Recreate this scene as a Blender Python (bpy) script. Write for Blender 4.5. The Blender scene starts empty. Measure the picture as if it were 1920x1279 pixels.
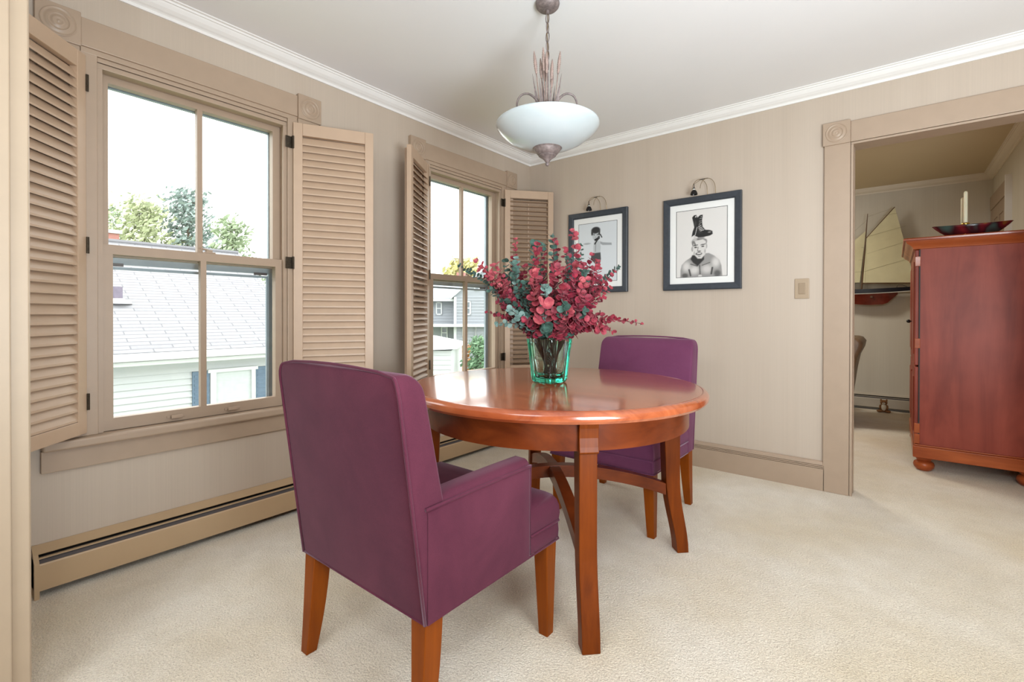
import bpy, bmesh, math, random
from mathutils import Vector, Matrix
PI = math.pi
rnd = random.Random(7)
S = bpy.context.scene
COL = S.collection

# ------------------------------------------------------------------ camera
CAMP = dict(yaw=0.676650206, pitch=0.00575059, f=895.06197, cy=593.85, x=2.48093, y=-3.33375, h=1.035, roll=0.001555)
def setup_camera():
    p = CAMP
    d = Vector((-math.sin(p['yaw'])*math.cos(p['pitch']), math.cos(p['yaw'])*math.cos(p['pitch']), -math.sin(p['pitch'])))
    r = Vector((math.cos(p['yaw']), math.sin(p['yaw']), 0))
    u = r.cross(d)
    r2 = r*math.cos(p['roll']) + u*math.sin(p['roll'])
    u2 = r2.cross(d)
    cd = bpy.data.cameras.new('camera'); co = bpy.data.objects.new('camera', cd); COL.objects.link(co)
    m = Matrix(((r2.x, u2.x, -d.x, p['x']), (r2.y, u2.y, -d.y, p['y']), (r2.z, u2.z, -d.z, p['h']), (0, 0, 0, 1)))
    co.matrix_world = m
    cd.sensor_fit = 'HORIZONTAL'; cd.sensor_width = 36.0
    cd.lens = p['f']*36.0/1920.0
    cd.shift_y = (p['cy']-639.5)/1920.0
    cd.clip_start = 0.02; cd.clip_end = 500
    S.camera = co
    return d, r2, u2
CD, CR, CU = setup_camera()
CP = Vector((CAMP['x'], CAMP['y'], CAMP['h']))

# ------------------------------------------------------------------ world, lights, exposure
W = bpy.data.worlds.new('overcast_sky'); S.world = W; W.use_nodes = True
nt = W.node_tree; bg = nt.nodes['Background']
bg.inputs[0].default_value = (1.0, 0.985, 0.955, 1); bg.inputs[1].default_value = 4.3

def area_light(name, loc, target, size, power, col=(1, 1, 1), size_y=None):
    l = bpy.data.lights.new(name, 'AREA'); o = bpy.data.objects.new(name, l); COL.objects.link(o)
    l.energy = power; l.color = col; l.size = size
    if size_y: l.shape = 'RECTANGLE'; l.size_y = size_y
    o.location = loc
    o.rotation_euler = (Vector(target)-Vector(loc)).to_track_quat('-Z', 'Y').to_euler()
    return o
# photographer's flash above the camera, and added fill lights for rear room and hall
area_light('camera_flash', (2.6, -3.6, 1.86), (1.5, 0.2, 1.35), 0.28, 14, (0.93, 0.98, 1.0))
area_light('ceiling_bounce_flash', (3.4, -2.9, 0.9), (2.6, -2.1, 2.37), 0.9, 102, (0.86, 0.945, 1.0))
area_light('rear_room_fill_light', (2.2, -4.9, 2.33), (2.0, -3.6, 0.4), 1.6, 78, (0.92, 0.96, 1.0))  # added soft fill behind the camera, no known ceiling fixture
area_light('hall_fill_light', (1.2, 1.7, 2.36), (1.2, 1.7, 0), 0.5, 34, (1.0, 0.95, 0.84))  # unseen fill added to brighten the hall walls

S.view_settings.view_transform = 'Standard'
S.view_settings.look = 'None'
S.view_settings.exposure = 0.0
S.view_settings.gamma = 1.0
S.view_settings.use_curve_mapping = False
try:
    S.cycles.max_bounces = 10; S.cycles.diffuse_bounces = 6; S.cycles.transparent_max_bounces = 24
    S.cycles.transmission_bounces = 10; S.cycles.sample_clamp_indirect = 6.0
    S.cycles.caustics_reflective = False; S.cycles.caustics_refractive = False
    S.cycles.use_denoising = True
except Exception:
    pass

# ------------------------------------------------------------------ materials
def srgb(r, g, b):
    def f(c):
        c /= 255.0
        return c/12.92 if c <= 0.04045 else ((c+0.055)/1.055)**2.4
    return (f(r), f(g), f(b), 1)

class NM:
    def __init__(s, name):
        s.m = bpy.data.materials.new(name); s.m.use_nodes = True
        s.t = s.m.node_tree; s.b = s.t.nodes['Principled BSDF']
    def n(s, typ, **kw):
        x = s.t.nodes.new(typ)
        for k, v in kw.items():
            if k in x.inputs: x.inputs[k].default_value = v
            else: setattr(x, k, v)
        return x
    def l(s, a, b): s.t.links.new(a, b)
    def coord(s, scale=(1, 1, 1), rot=(0, 0, 0)):
        c = s.n('ShaderNodeTexCoord'); m = s.n('ShaderNodeMapping')
        m.inputs['Scale'].default_value = scale; m.inputs['Rotation'].default_value = rot
        s.l(c.outputs['Object'], m.inputs['Vector']); return m.outputs['Vector']
    def noise(s, vec, scale, detail=4, rough=0.5, dist=0):
        x = s.n('ShaderNodeTexNoise'); x.inputs['Scale'].default_value = scale; x.inputs['Detail'].default_value = detail
        x.inputs['Roughness'].default_value = rough; x.inputs['Distortion'].default_value = dist
        s.l(vec, x.inputs['Vector']); return x.outputs['Fac']
    def ramp(s, fac, stops):
        r = s.n('ShaderNodeValToRGB'); e = r.color_ramp.elements
        while len(e) < len(stops): e.new(0.5)
        for el, (p, c) in zip(e, stops): el.position = p; el.color = c
        s.l(fac, r.inputs['Fac']); return r.outputs['Color']
    def bump(s, h, strength=0.3, dist=0.01):
        b = s.n('ShaderNodeBump'); b.inputs['Strength'].default_value = strength; b.inputs['Distance'].default_value = dist
        s.l(h, b.inputs['Height']); s.l(b.outputs['Normal'], s.b.inputs['Normal'])
    def set(s, **kw):
        for k, v in kw.items():
            k = k.replace('_', ' ')
            if k in s.b.inputs: s.b.inputs[k].default_value = v

def mix_col(c, k): return (c[0]*k, c[1]*k, c[2]*k, 1)

def mat_plain(name, col, rough=0.5, metal=0.0, var=0.06, scale=14, bump=0.0, bscale=60, spec=0.5, **kw):
    m = NM(name); v = m.coord()
    f = m.noise(v, scale, 3)
    m.l(m.ramp(f, [(0.3, mix_col(col, 1-var)), (0.7, mix_col(col, 1+var))]), m.b.inputs['Base Color'])
    m.set(Roughness=rough, Metallic=metal, **kw)
    if 'Specular IOR Level' in m.b.inputs: m.b.inputs['Specular IOR Level'].default_value = spec
    if bump: m.bump(m.noise(v, bscale, 3), bump, 0.003)
    return m.m

M = {}
M['trim'] = mat_plain('tan_trim_paint', srgb(168, 147, 127), 0.42, var=0.025, bump=0.05, bscale=40)
M['trim_lit'] = mat_plain('lit_tan_jamb_paint', srgb(182, 163, 140), 0.45, var=0.02)  # same tan trim paint, lightened to put bright light into the colour
M['shutter'] = mat_plain('tan_shutter_paint', srgb(186, 160, 136), 0.42, var=0.03, bump=0.04)
M['crown'] = mat_plain('white_crown_paint', srgb(232, 231, 229), 0.45, var=0.01)
M['crown_hall'] = mat_plain('cream_crown_paint', srgb(224, 214, 196), 0.5, var=0.01)
M['ceiling'] = mat_plain('ceiling_paint', srgb(230, 230, 231), 0.85, var=0.02, scale=1.3, spec=0.2)
M['ceiling_hall'] = mat_plain('bounce_tinted_ceiling_paint', srgb(206, 190, 158), 0.85, var=0.02, scale=1.3, spec=0.2)  # yellow tint puts warm light bounced off the carpet into the colour
M['heater'] = mat_plain('tan_heater_enamel', srgb(182, 155, 122), 0.38, var=0.03, scale=5)
M['heater_hall'] = mat_plain('grey_beige_heater_enamel', srgb(186, 178, 164), 0.38, var=0.03, scale=5)
M['dark_slot'] = mat_plain('dark_fin_slot', srgb(28, 24, 20), 0.6, var=0.2)
M['damper'] = mat_plain('grey_damper_metal', srgb(92, 88, 90), 0.4, 0.3, var=0.1)
M['white_vinyl'] = mat_plain('white_vinyl', srgb(226, 230, 232), 0.4, var=0.02)
M['storm'] = mat_plain('storm_frame_aluminium', srgb(150, 164, 174), 0.4, 0.2, var=0.06)
M['black_metal'] = mat_plain('black_lamp_metal', srgb(38, 36, 36), 0.3, 0.6, var=0.1)
M['hinge'] = mat_plain('aged_hinge_metal', srgb(74, 66, 56), 0.4, 0.8, var=0.25, scale=120)
M['brass_wire'] = mat_plain('aged_brass_wire', srgb(120, 100, 70), 0.35, 0.8, var=0.1)
M['brass'] = mat_plain('polished_brass', srgb(220, 180, 90), 0.2, 1.0, var=0.05)
M['pewter'] = mat_plain('mottled_pewter_paint', srgb(128, 116, 114), 0.55, 0.35, var=0.32, scale=70, bump=0.2, bscale=150)
M['pewter_pink'] = mat_plain('weathered_wheat_paint', srgb(158, 136, 128), 0.6, 0.2, var=0.25, scale=90)
M['frame_black'] = mat_plain('charcoal_picture_frame', srgb(52, 58, 66), 0.42, var=0.12, scale=50)
M['mat_board'] = mat_plain('white_mat_board', srgb(232, 233, 231), 0.8, var=0.01)
M['print_line'] = mat_plain('black_print_line', srgb(40, 40, 40), 0.7)
M['switch'] = mat_plain('tan_switch_plastic', srgb(166, 146, 122), 0.35, var=0.02)
M['switch_dark'] = mat_plain('tan_rocker_plastic', srgb(150, 130, 106), 0.35, var=0.02)
M['candle'] = mat_plain('ivory_wax', srgb(232, 226, 200), 0.5, var=0.02, Subsurface_Weight=0.2)
M['leather'] = mat_plain('taupe_leather', srgb(120, 98, 74), 0.45, var=0.15, scale=25, bump=0.2, bscale=120)
M['sail'] = mat_plain('aged_sail_cloth', srgb(214, 208, 172), 0.85, var=0.05, scale=9)
M['sail_seam'] = mat_plain('sail_seam_thread', srgb(150, 144, 118), 0.85)
M['hull_black'] = mat_plain('black_hull_paint', srgb(22, 24, 32), 0.3)
M['hull_white'] = mat_plain('white_waterline_paint', srgb(220, 220, 214), 0.5)
M['hull_red'] = mat_plain('mahogany_hull_varnish', srgb(104, 38, 26), 0.25, var=0.25, scale=20)
M['spar'] = mat_plain('dark_spar_wood', srgb(96, 66, 38), 0.5, var=0.2)
M['fur'] = mat_plain('brown_fur', srgb(140, 98, 60), 0.9, var=0.35, scale=120, bump=0.6, bscale=300)
M['fur_white'] = mat_plain('cream_fur', srgb(228, 222, 206), 0.9, var=0.1, scale=120, bump=0.5, bscale=300)

def mat_wallpaper(name, base, axis):
    m = NM(name)
    sc = (260, 260, 1.2)
    v = m.coord(sc)
    f = m.noise(v, 1.0, 3, 0.6)
    v2 = m.coord((9, 9, 0.3)); g = m.noise(v2, 1.0, 2)
    a = m.ramp(f, [(0.25, mix_col(base, 0.955)), (0.75, mix_col(base, 1.035))])
    b = m.ramp(g, [(0.3, (0.975, 0.965, 0.955, 1)), (0.7, (1.02, 1.02, 1.02, 1))])
    mx = m.n('ShaderNodeMix', data_type='RGBA', blend_type='MULTIPLY'); mx.inputs['Factor'].default_value = 1
    m.l(a, mx.inputs['A']); m.l(b, mx.inputs['B']); m.l(mx.outputs['Result'], m.b.inputs['Base Color'])
    m.set(Roughness=0.55); m.bump(f, 0.08, 0.001)
    return m.m
M['paper'] = mat_wallpaper('beige_strie_wallpaper', srgb(188, 174, 159), 0)
M['paper_hall'] = mat_wallpaper('grey_beige_hall_wallpaper', srgb(206, 200, 186), 0)

def mat_carpet():
    m = NM('cream_cut_pile_carpet'); v = m.coord()
    big = m.noise(v, 1.6, 3, 0.55); mid = m.noise(v, 9, 3, 0.6); fine = m.noise(v, 190, 2, 0.75)
    a = m.ramp(big, [(0.3, srgb(230, 216, 190)), (0.7, srgb(246, 239, 226))])
    b = m.ramp(mid, [(0.3, (0.94, 0.93, 0.91, 1)), (0.7, (1.03, 1.03, 1.03, 1))])
    c = m.ramp(fine, [(0.30, (0.74, 0.72, 0.69, 1)), (0.58, (1.04, 1.04, 1.04, 1))])
    m1 = m.n('ShaderNodeMix', data_type='RGBA', blend_type='MULTIPLY'); m1.inputs['Factor'].default_value = 1
    m2 = m.n('ShaderNodeMix', data_type='RGBA', blend_type='MULTIPLY'); m2.inputs['Factor'].default_value = 1
    m.l(a, m1.inputs['A']); m.l(b, m1.inputs['B']); m.l(m1.outputs['Result'], m2.inputs['A']); m.l(c, m2.inputs['B'])
    m.l(m2.outputs['Result'], m.b.inputs['Base Color'])
    m.set(Roughness=0.95, Sheen_Weight=0.25); m.b.inputs['Specular IOR Level'].default_value = 0.1
    ad = m.n('ShaderNodeMath', operation='ADD'); m.l(fine, ad.inputs[0]); m.l(m.noise(v, 120, 2), ad.inputs[1])
    m.bump(ad.outputs[0], 0.8, 0.008)
    return m.m
M['carpet'] = mat_carpet()

def mat_wood(name, dark, light, rough=0.3, scale=(30, 30, 2.2), coat=0.0, streak=1.0, dist=0.6):
    m = NM(name); v = m.coord(scale)
    f = m.noise(v, streak, 5, 0.6, dist)
    v2 = m.coord((3, 3, 3)); g = m.noise(v2, 1.6, 3)
    a = m.ramp(f, [(0.28, dark), (0.72, light)])
    b = m.ramp(g, [(0.3, (0.86, 0.84, 0.82, 1)), (0.7, (1.08, 1.08, 1.08, 1))])
    mx = m.n('ShaderNodeMix', data_type='RGBA', blend_type='MULTIPLY'); mx.inputs['Factor'].default_value = 1
    m.l(a, mx.inputs['A']); m.l(b, mx.inputs['B']); m.l(mx.outputs['Result'], m.b.inputs['Base Color'])
    m.set(Roughness=rough, Coat_Weight=coat, Coat_Roughness=0.10); m.b.inputs['Specular IOR Level'].default_value = 0.2
    return m.m
M['table_wood'] = mat_wood('cherry_leg_wood', srgb(90, 36, 0), srgb(124, 56, 2), 0.42)
M['table_top'] = mat_wood('cherry_table_top', srgb(138, 62, 32), srgb(188, 102, 60), 0.20, (2.2, 12, 12), 0.7, 1.0, 1.2)
M['table_top'].node_tree.nodes['Principled BSDF'].inputs['Specular IOR Level'].default_value = 0.6
M['apron_wood'] = mat_wood('cherry_apron_wood', srgb(84, 34, 14), srgb(126, 58, 24), 0.3, (6, 6, 14), 0.2)
M['chair_wood'] = mat_wood('honey_leg_wood', srgb(120, 54, 0), srgb(142, 70, 2), 0.45, (26, 26, 2))
M['armoire_wood'] = mat_wood('red_cherry_veneer', srgb(118, 48, 36), srgb(158, 76, 60), 0.40, (9, 9, 1.0), 0.0, 1.0, 0.5)
M['armoire_trim'] = mat_wood('cherry_plinth_wood', srgb(132, 56, 26), srgb(176, 92, 48), 0.32, (2, 12, 12), 0.2)

def mat_fabric(name, col, light):
    m = NM(name); v = m.coord()
    g = m.noise(v, 5, 4, 0.6, 0.4); fine = m.noise(v, 420, 2, 0.7)
    a = m.ramp(g, [(0.3, col), (0.75, light)])
    b = m.ramp(fine, [(0.3, (0.9, 0.9, 0.9, 1)), (0.7, (1.06, 1.06, 1.06, 1))])
    mx = m.n('ShaderNodeMix', data_type='RGBA', blend_type='MULTIPLY'); mx.inputs['Factor'].default_value = 1
    m.l(a, mx.inputs['A']); m.l(b, mx.inputs['B']); m.l(mx.outputs['Result'], m.b.inputs['Base Color'])
    m.set(Roughness=0.85, Sheen_Weight=0.24, Sheen_Roughness=0.4); m.b.inputs['Sheen Tint'].default_value = (0.95, 0.72, 0.88, 1)
    m.b.inputs['Specular IOR Level'].default_value = 0.06
    m.bump(fine, 0.15, 0.001)
    return m.m
M['fabric'] = mat_fabric('plum_microsuede', srgb(80, 38, 53), srgb(97, 48, 64))
M['fabric2'] = mat_fabric('violet_microsuede', srgb(104, 56, 84), srgb(114, 64, 92))

def mat_leaf(name, c1, c2, c3):
    m = NM(name); v = m.coord()
    f = m.noise(v, 34, 3, 0.6)
    m.l(m.ramp(f, [(0.3, c1), (0.5, c2), (0.72, c3)]), m.b.inputs['Base Color'])
    m.set(Roughness=0.6, Sheen_Weight=0.1)
    return m.m
M['leaf_red'] = mat_leaf('crimson_leaf', srgb(88, 14, 30), srgb(130, 30, 50), srgb(168, 62, 76))
M['leaf_deep'] = mat_leaf('deep_red_leaf', srgb(84, 12, 30), srgb(126, 22, 48), srgb(164, 44, 66))
M['leaf_pink'] = mat_leaf('rose_leaf', srgb(120, 32, 48), srgb(158, 58, 72), srgb(188, 98, 98))
M['leaf_green'] = mat_leaf('dark_green_leaf', srgb(26, 52, 46), srgb(48, 80, 70), srgb(80, 114, 104))
M['leaf_silver'] = mat_leaf('silver_green_leaf', srgb(74, 102, 96), srgb(104, 132, 126), srgb(138, 160, 154))
M['stem'] = mat_plain('dark_red_stem', srgb(70, 34, 34), 0.7, var=0.2)

def mat_glass_thin(name, tint, refl=0.06):
    m = NM(name); t = m.t
    tr = m.n('ShaderNodeBsdfTransparent'); tr.inputs['Color'].default_value = tint
    gl = m.n('ShaderNodeBsdfGlossy'); gl.inputs['Roughness'].default_value = 0.02
    lw = m.n('ShaderNodeLayerWeight'); lw.inputs['Blend'].default_value = 0.5
    pw = m.n('ShaderNodeMath', operation='POWER'); m.l(lw.outputs['Facing'], pw.inputs[0]); pw.inputs[1].default_value = 5.0
    fr = m.n('ShaderNodeMath', operation='MULTIPLY_ADD'); m.l(pw.outputs[0], fr.inputs[0]); fr.inputs[1].default_value = 0.9; fr.inputs[2].default_value = 0.03
    mx = m.n('ShaderNodeMixShader'); out = t.nodes['Material Output']
    m.l(fr.outputs[0], mx.inputs[0]); m.l(tr.outputs[0], mx.inputs[1]); m.l(gl.outputs[0], mx.inputs[2]); m.l(mx.outputs[0], out.inputs['Surface'])
    t.nodes.remove(m.b)
    return m.m
M['pane'] = mat_glass_thin('window_glass', (0.97, 0.985, 0.985, 1))

def mat_vase():
    m = NM('thick_teal_glass')
    m.set(Base_Color=(0.93, 1.0, 0.98, 1), Roughness=0.03, IOR=1.5, Transmission_Weight=1.0)
    ab = m.n('ShaderNodeVolumeAbsorption'); ab.inputs['Color'].default_value = (0.22, 0.90, 0.80, 1); ab.inputs['Density'].default_value = 24
    m.l(ab.outputs[0], m.t.nodes['Material Output'].inputs['Volume'])
    return m.m
M['vase'] = mat_vase()

def mat_shade():
    m = NM('white_frosted_shade_glass'); v = m.coord((1, 1, 1))
    f = m.noise(v, 6, 3)
    m.l(m.ramp(f, [(0.3, srgb(184, 195, 198)), (0.7, srgb(194, 203, 206))]), m.b.inputs['Base Color'])
    m.set(Roughness=0.22, Subsurface_Weight=0.35, Subsurface_Radius=(0.05, 0.05, 0.05), Coat_Weight=0.2)
    return m.m
M['shade'] = mat_shade()

def mat_attr(name, rough=0.7):
    m = NM(name); a = m.n('ShaderNodeVertexColor'); a.layer_name = 'print'
    m.l(a.outputs[0], m.b.inputs['Base Color']); m.set(Roughness=rough); return m.m
M['print'] = mat_attr('black_and_white_print')

def mat_bowl():
    m = NM('mottled_dark_bowl_glaze'); v = m.coord((5.5, 4, 4))
    f = m.noise(v, 1.0, 2, 0.5, 0.5)
    m.l(m.ramp(f, [(0.34, srgb(64, 92, 86)), (0.46, srgb(60, 18, 26)), (0.55, srgb(110, 26, 34)), (0.64, srgb(176, 140, 24)), (0.72, srgb(64, 92, 86))]), m.b.inputs['Base Color'])
    m.set(Roughness=0.25); return m.m
M['bowl'] = mat_bowl()

def mat_shingle():
    m = NM('grey_asphalt_shingles'); v = m.coord()
    br = m.n('ShaderNodeTexBrick'); br.offset = 0.5
    br.inputs['Color1'].default_value = srgb(136, 137, 142); br.inputs['Color2'].default_value = srgb(147, 149, 153); br.inputs['Mortar'].default_value = srgb(112, 114, 119)
    br.inputs['Scale'].default_value = 1.0; br.inputs['Mortar Size'].default_value = 0.010; br.inputs['Brick Width'].default_value = 0.55; br.inputs['Row Height'].default_value = 0.105
    uv = m.n('ShaderNodeUVMap'); m.l(uv.outputs[0], br.inputs['Vector'])
    f = m.noise(v, 20, 3)
    mx = m.n('ShaderNodeMix', data_type='RGBA', blend_type='MULTIPLY'); mx.inputs['Factor'].default_value = 1
    m.l(br.outputs['Color'], mx.inputs['A']); m.l(m.ramp(f, [(0.3, (0.93, 0.93, 0.93, 1)), (0.7, (1.03, 1.03, 1.03, 1))]), mx.inputs['B'])
    m.l(mx.outputs['Result'], m.b.inputs['Base Color']); m.set(Roughness=0.9); return m.m
M['shingle'] = mat_shingle()
M['siding'] = mat_plain('white_clapboard', srgb(176, 181, 184), 0.6, var=0.015, scale=3)
M['siding_grey'] = mat_plain('grey_clapboard', srgb(140, 146, 153), 0.7, var=0.03, scale=3)
M['shutter_blue'] = mat_plain('slate_blue_shutter', srgb(84, 104, 124), 0.6, var=0.08)
M['out_white'] = mat_plain('white_exterior_trim', srgb(190, 195, 198), 0.5, var=0.01)
M['win_dark'] = mat_plain('dim_window_glass', srgb(110, 120, 128), 0.1, var=0.2, scale=4)
M['curtain'] = mat_plain('pale_curtain', srgb(176, 184, 186), 0.7, var=0.05)
M['brick'] = mat_plain('pale_red_brick', srgb(160, 112, 104), 0.9, var=0.15, scale=20)
M['grey_roof'] = mat_plain('grey_house_roof', srgb(146, 154, 165), 0.9, var=0.06)
M['grass'] = mat_plain('lawn_grass', srgb(120, 138, 88), 0.95, var=0.2, scale=4)
M['bark'] = mat_plain('grey_brown_bark', srgb(112, 98, 84), 0.9, var=0.2)
M['pipe'] = mat_plain('weathered_vent_metal', srgb(104, 98, 114), 0.6, var=0.1)
def leafmat(nm, a, b): return mat_leaf(nm, mix_col(a, 0.5), mix_col(a, 0.62), mix_col(b, 0.62))
M['t_yel'] = leafmat('yellow_green_foliage', srgb(206, 218, 172), srgb(232, 238, 204))
M['t_blue'] = leafmat('blue_green_needles', srgb(160, 184, 178), srgb(196, 212, 206))
M['t_green'] = leafmat('mid_green_foliage', srgb(182, 204, 166), srgb(220, 232, 202))
M['t_gold'] = leafmat('golden_autumn_foliage', srgb(232, 222, 150), srgb(242, 236, 180))
M['t_shrub'] = leafmat('fresh_green_shrub', srgb(120, 164, 124), srgb(176, 206, 168))
M['t_orange'] = leafmat('orange_ground_cover', srgb(214, 150, 78), srgb(232, 186, 116))

# ------------------------------------------------------------------ builders
def new_obj(name, bm, mat, parent=None, smooth=False, bevel=0, auto=None, kind=None, seg=2):
    me = bpy.data.meshes.new(name); bmesh.ops.recalc_face_normals(bm, faces=bm.faces); bm.to_mesh(me); bm.free()
    o = bpy.data.objects.new(name, me); COL.objects.link(o)
    mats = mat if isinstance(mat, (list, tuple)) else [mat]
    for x in mats: me.materials.append(x)
    if smooth:
        for p in me.polygons: p.use_smooth = True
        if auto is not None: me.set_sharp_from_angle(angle=math.radians(auto))
    if bevel:
        b = o.modifiers.new('bevel', 'BEVEL'); b.width = bevel; b.segments = seg; b.limit_method = 'ANGLE'; b.angle_limit = math.radians(40)
    if parent: o.parent = parent
    if kind: o['kind'] = kind
    return o
def thing(name, label, cat, loc=(0, 0, 0), rz=0, group=None, kind=None):
    o = bpy.data.objects.new(name, None); COL.objects.link(o); o.location = loc; o.rotation_euler = (0, 0, rz)
    o.empty_display_size = 0.1
    tag(o, label, cat, group, kind); return o
def tag(o, label=None, cat=None, group=None, kind=None):
    if label: o['label'] = label
    if cat: o['category'] = cat
    if group: o['group'] = group
    if kind: o['kind'] = kind
    return o
def part_label(o, l): o['label'] = l; return o

def box(bm, a, b, mi=0):
    x0, y0, z0 = a; x1, y1, z1 = b
    vs = [bm.verts.new(p) for p in ((x0, y0, z0), (x1, y0, z0), (x1, y1, z0), (x0, y1, z0), (x0, y0, z1), (x1, y0, z1), (x1, y1, z1), (x0, y1, z1))]
    for f in ((0, 3, 2, 1), (4, 5, 6, 7), (0, 1, 5, 4), (1, 2, 6, 5), (2, 3, 7, 6), (3, 0, 4, 7)):
        fc = bm.faces.new([vs[i] for i in f]); fc.material_index = mi
def BM(): return bmesh.new()
def boxes(*bs):
    bm = BM()
    for b in bs: box(bm, *b)
    return bm
def rings(bm, rs, close=True, cap0=True, cap1=True, mi=0):
    V = [[bm.verts.new(p) for p in r] for r in rs]
    n = len(rs[0])
    for a, b in zip(V[:-1], V[1:]):
        for i in range(n if close else n-1):
            j = (i+1) % n
            f = bm.faces.new((a[i], a[j], b[j], b[i])); f.material_index = mi
    if close and cap0: bm.faces.new(V[0][::-1]).material_index = mi
    if close and cap1: bm.faces.new(V[-1]).material_index = mi
    return V
def tube(bm, pts, r, n=8, mi=0, closed=False):
    pts = [Vector(p) for p in pts]; rr = r if isinstance(r, (list, tuple)) else [r]*len(pts)
    rs = []; up = None
    for i, p in enumerate(pts):
        if closed: t = (pts[(i+1) % len(pts)]-pts[i-1]).normalized()
        else: t = (pts[min(i+1, len(pts)-1)]-pts[max(i-1, 0)]).normalized()
        if up is None:
            up = Vector((0, 0, 1)) if abs(t.z) < 0.9 else Vector((1, 0, 0))
        s = t.cross(up)
        if s.length < 1e-6: s = t.cross(Vector((0, 1, 0.3)))
        s.normalize(); up = s.cross(t).normalized()
        rs.append([p+s*rr[i]*math.cos(a)+up*rr[i]*math.sin(a) for a in [2*PI*k/n for k in range(n)]])
    if closed:
        rs.append(rs[0]); rings(bm, rs, True, False, False, mi)
    else: rings(bm, rs, mi=mi)
def lathe(bm, prof, c=(0, 0, 0), n=32, mi=0, rfun=None, cap=True):
    rs = []
    for r, z in prof:
        rs.append([(c[0]+(r*(rfun(t, z) if rfun else 1))*math.cos(t), c[1]+(r*(rfun(t, z) if rfun else 1))*math.sin(t), c[2]+z) for t in [2*PI*k/n for k in range(n)]])
    rings(bm, rs, True, cap, cap, mi)
def prism(bm, poly, fn0, fn1, mi=0):
    """poly: 2D points; fn0 / fn1 map (u,v) to 3D for the two end faces"""
    rings(bm, [[fn0(*p) for p in poly], [fn1(*p) for p in poly]], mi=mi)
def uvsphere(bm, c, r, sc=(1, 1, 1), n=16, m=10, mi=0):
    prof = []
    for i in range(1, m):
        a = -PI/2+PI*i/m; prof.append((math.cos(a), math.sin(a)))
    rs = [[(c[0]+r*sc[0]*p*math.cos(t), c[1]+r*sc[1]*p*math.sin(t), c[2]+r*sc[2]*q) for t in [2*PI*k/n for k in range(n)]] for p, q in prof]
    rings(bm, rs, mi=mi)
def smoothstep(a, b, x):
    t = max(0, min(1, (x-a)/(b-a))) if b != a else float(x > a)
    return t*t*(3-2*t)

# ------------------------------------------------------------------ the shell
ZC = 2.375; ZC2 = 2.42
W1C, W2C = -2.505, -0.770       # window centres along the left wall
OH = 0.38                       # half width of an opening
ZS, ZT = 0.555, 2.04            # opening sill and head
new_obj('floor', boxes(((-0.2, -6.8, -0.05), (4.6, 3.45, 0.0))), M['carpet'], kind='structure')
new_obj('ceiling', boxes(((-0.2, -6.8, ZC), (4.6, 0.12, ZC+0.1)), ), M['ceiling'], kind='structure')
new_obj('ceiling_far', boxes(((-0.2, 0.0, ZC2), (4.6, 3.45, ZC2+0.08))), M['ceiling_hall'], kind='structure')
bm = BM()
X0w, X1w = -0.16, 0.0
ys = [-6.8, W1C-OH, W1C+OH, W2C-OH, W2C+OH, 0.0]
for a, b in ((0, 1), (2, 3), (4, 5)): box(bm, (X0w, ys[a], 0), (X1w, ys[b], ZC))
for a, b in ((1, 2), (3, 4)):
    box(bm, (X0w, ys[a], 0), (X1w, ys[b], ZS-0.035)); box(bm, (X0w, ys[a], ZT), (X1w, ys[b], ZC))
new_obj('wall_left', bm, M['paper'], kind='structure')
DX0, DX1, DZ = 2.286, 3.12, 2.006
new_obj('wall_back', boxes(((-0.16, 0, 0), (DX0, 0.12, ZC)), ((DX1, 0, 0), (4.6, 0.12, ZC)), ((DX0, 0, DZ), (DX1, 0.12, ZC))), M['paper'], kind='structure')
new_obj('wall_right', boxes(((4.3, -6.8, 0), (4.6, 0, ZC))), M['paper'], kind='structure')
FX = 0.71
new_obj('wall_front', boxes(((0, -3.27, 0), (FX-0.015, -3.165, ZC)), ((FX-0.015, -3.27, 2.05), (3.9, -3.165, ZC)), ((3.9, -3.27, 0), (4.3, -3.165, ZC))), M['paper'], kind='structure')
new_obj('wall_rear', boxes(((-0.16, -6.8, 0), (4.6, -6.6, ZC))), M['paper'], kind='structure')
new_obj('wall_far', boxes(((-0.16, 3.25, 0), (4.6, 3.45, ZC2))), M['paper_hall'], kind='structure')
new_obj('wall_far_right', boxes(((3.22, 0.12, 0), (3.36, 3.25, ZC2))), M['paper_hall'], kind='structure')
new_obj('wall_far_left', boxes(((-0.16, 0.12, 0), (0.0, 3.25, ZC2))), M['paper_hall'], kind='structure')

# crown mouldings
CPR = [(0, -0.062), (0.008, -0.062), (0.010, -0.050), (0.016, -0.046), (0.026, -0.042), (0.040, -0.032), (0.050, -0.020), (0.054, -0.014), (0.060, -0.013), (0.063, -0.006), (0.074, -0.005), (0.075, 0.0), (0, 0.0)]
def crown(name, z, x0, x1, y0, y1, mat, sc=1.0):
    """mitred loop around the inside of a room"""
    bm = BM(); rs = []
    for cx, cy, sx, sy in ((x0, y0, 1, 1), (x1, y0, -1, 1), (x1, y1, -1, -1), (x0, y1, 1, -1)):
        rs.append([(cx+sx*d*sc, cy+sy*d*sc, z+h*sc) for d, h in CPR])
    rs.append(rs[0])
    rings(bm, rs, True, False, False)
    return new_obj(name, bm, mat, kind='structure')
crown('trim_1', ZC, 0, 4.3, -3.165, 0, M['crown'])
crown('trim_2', ZC2, 0, 3.22, 0.12, 3.25, M['crown_hall'], 0.95)

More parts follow.
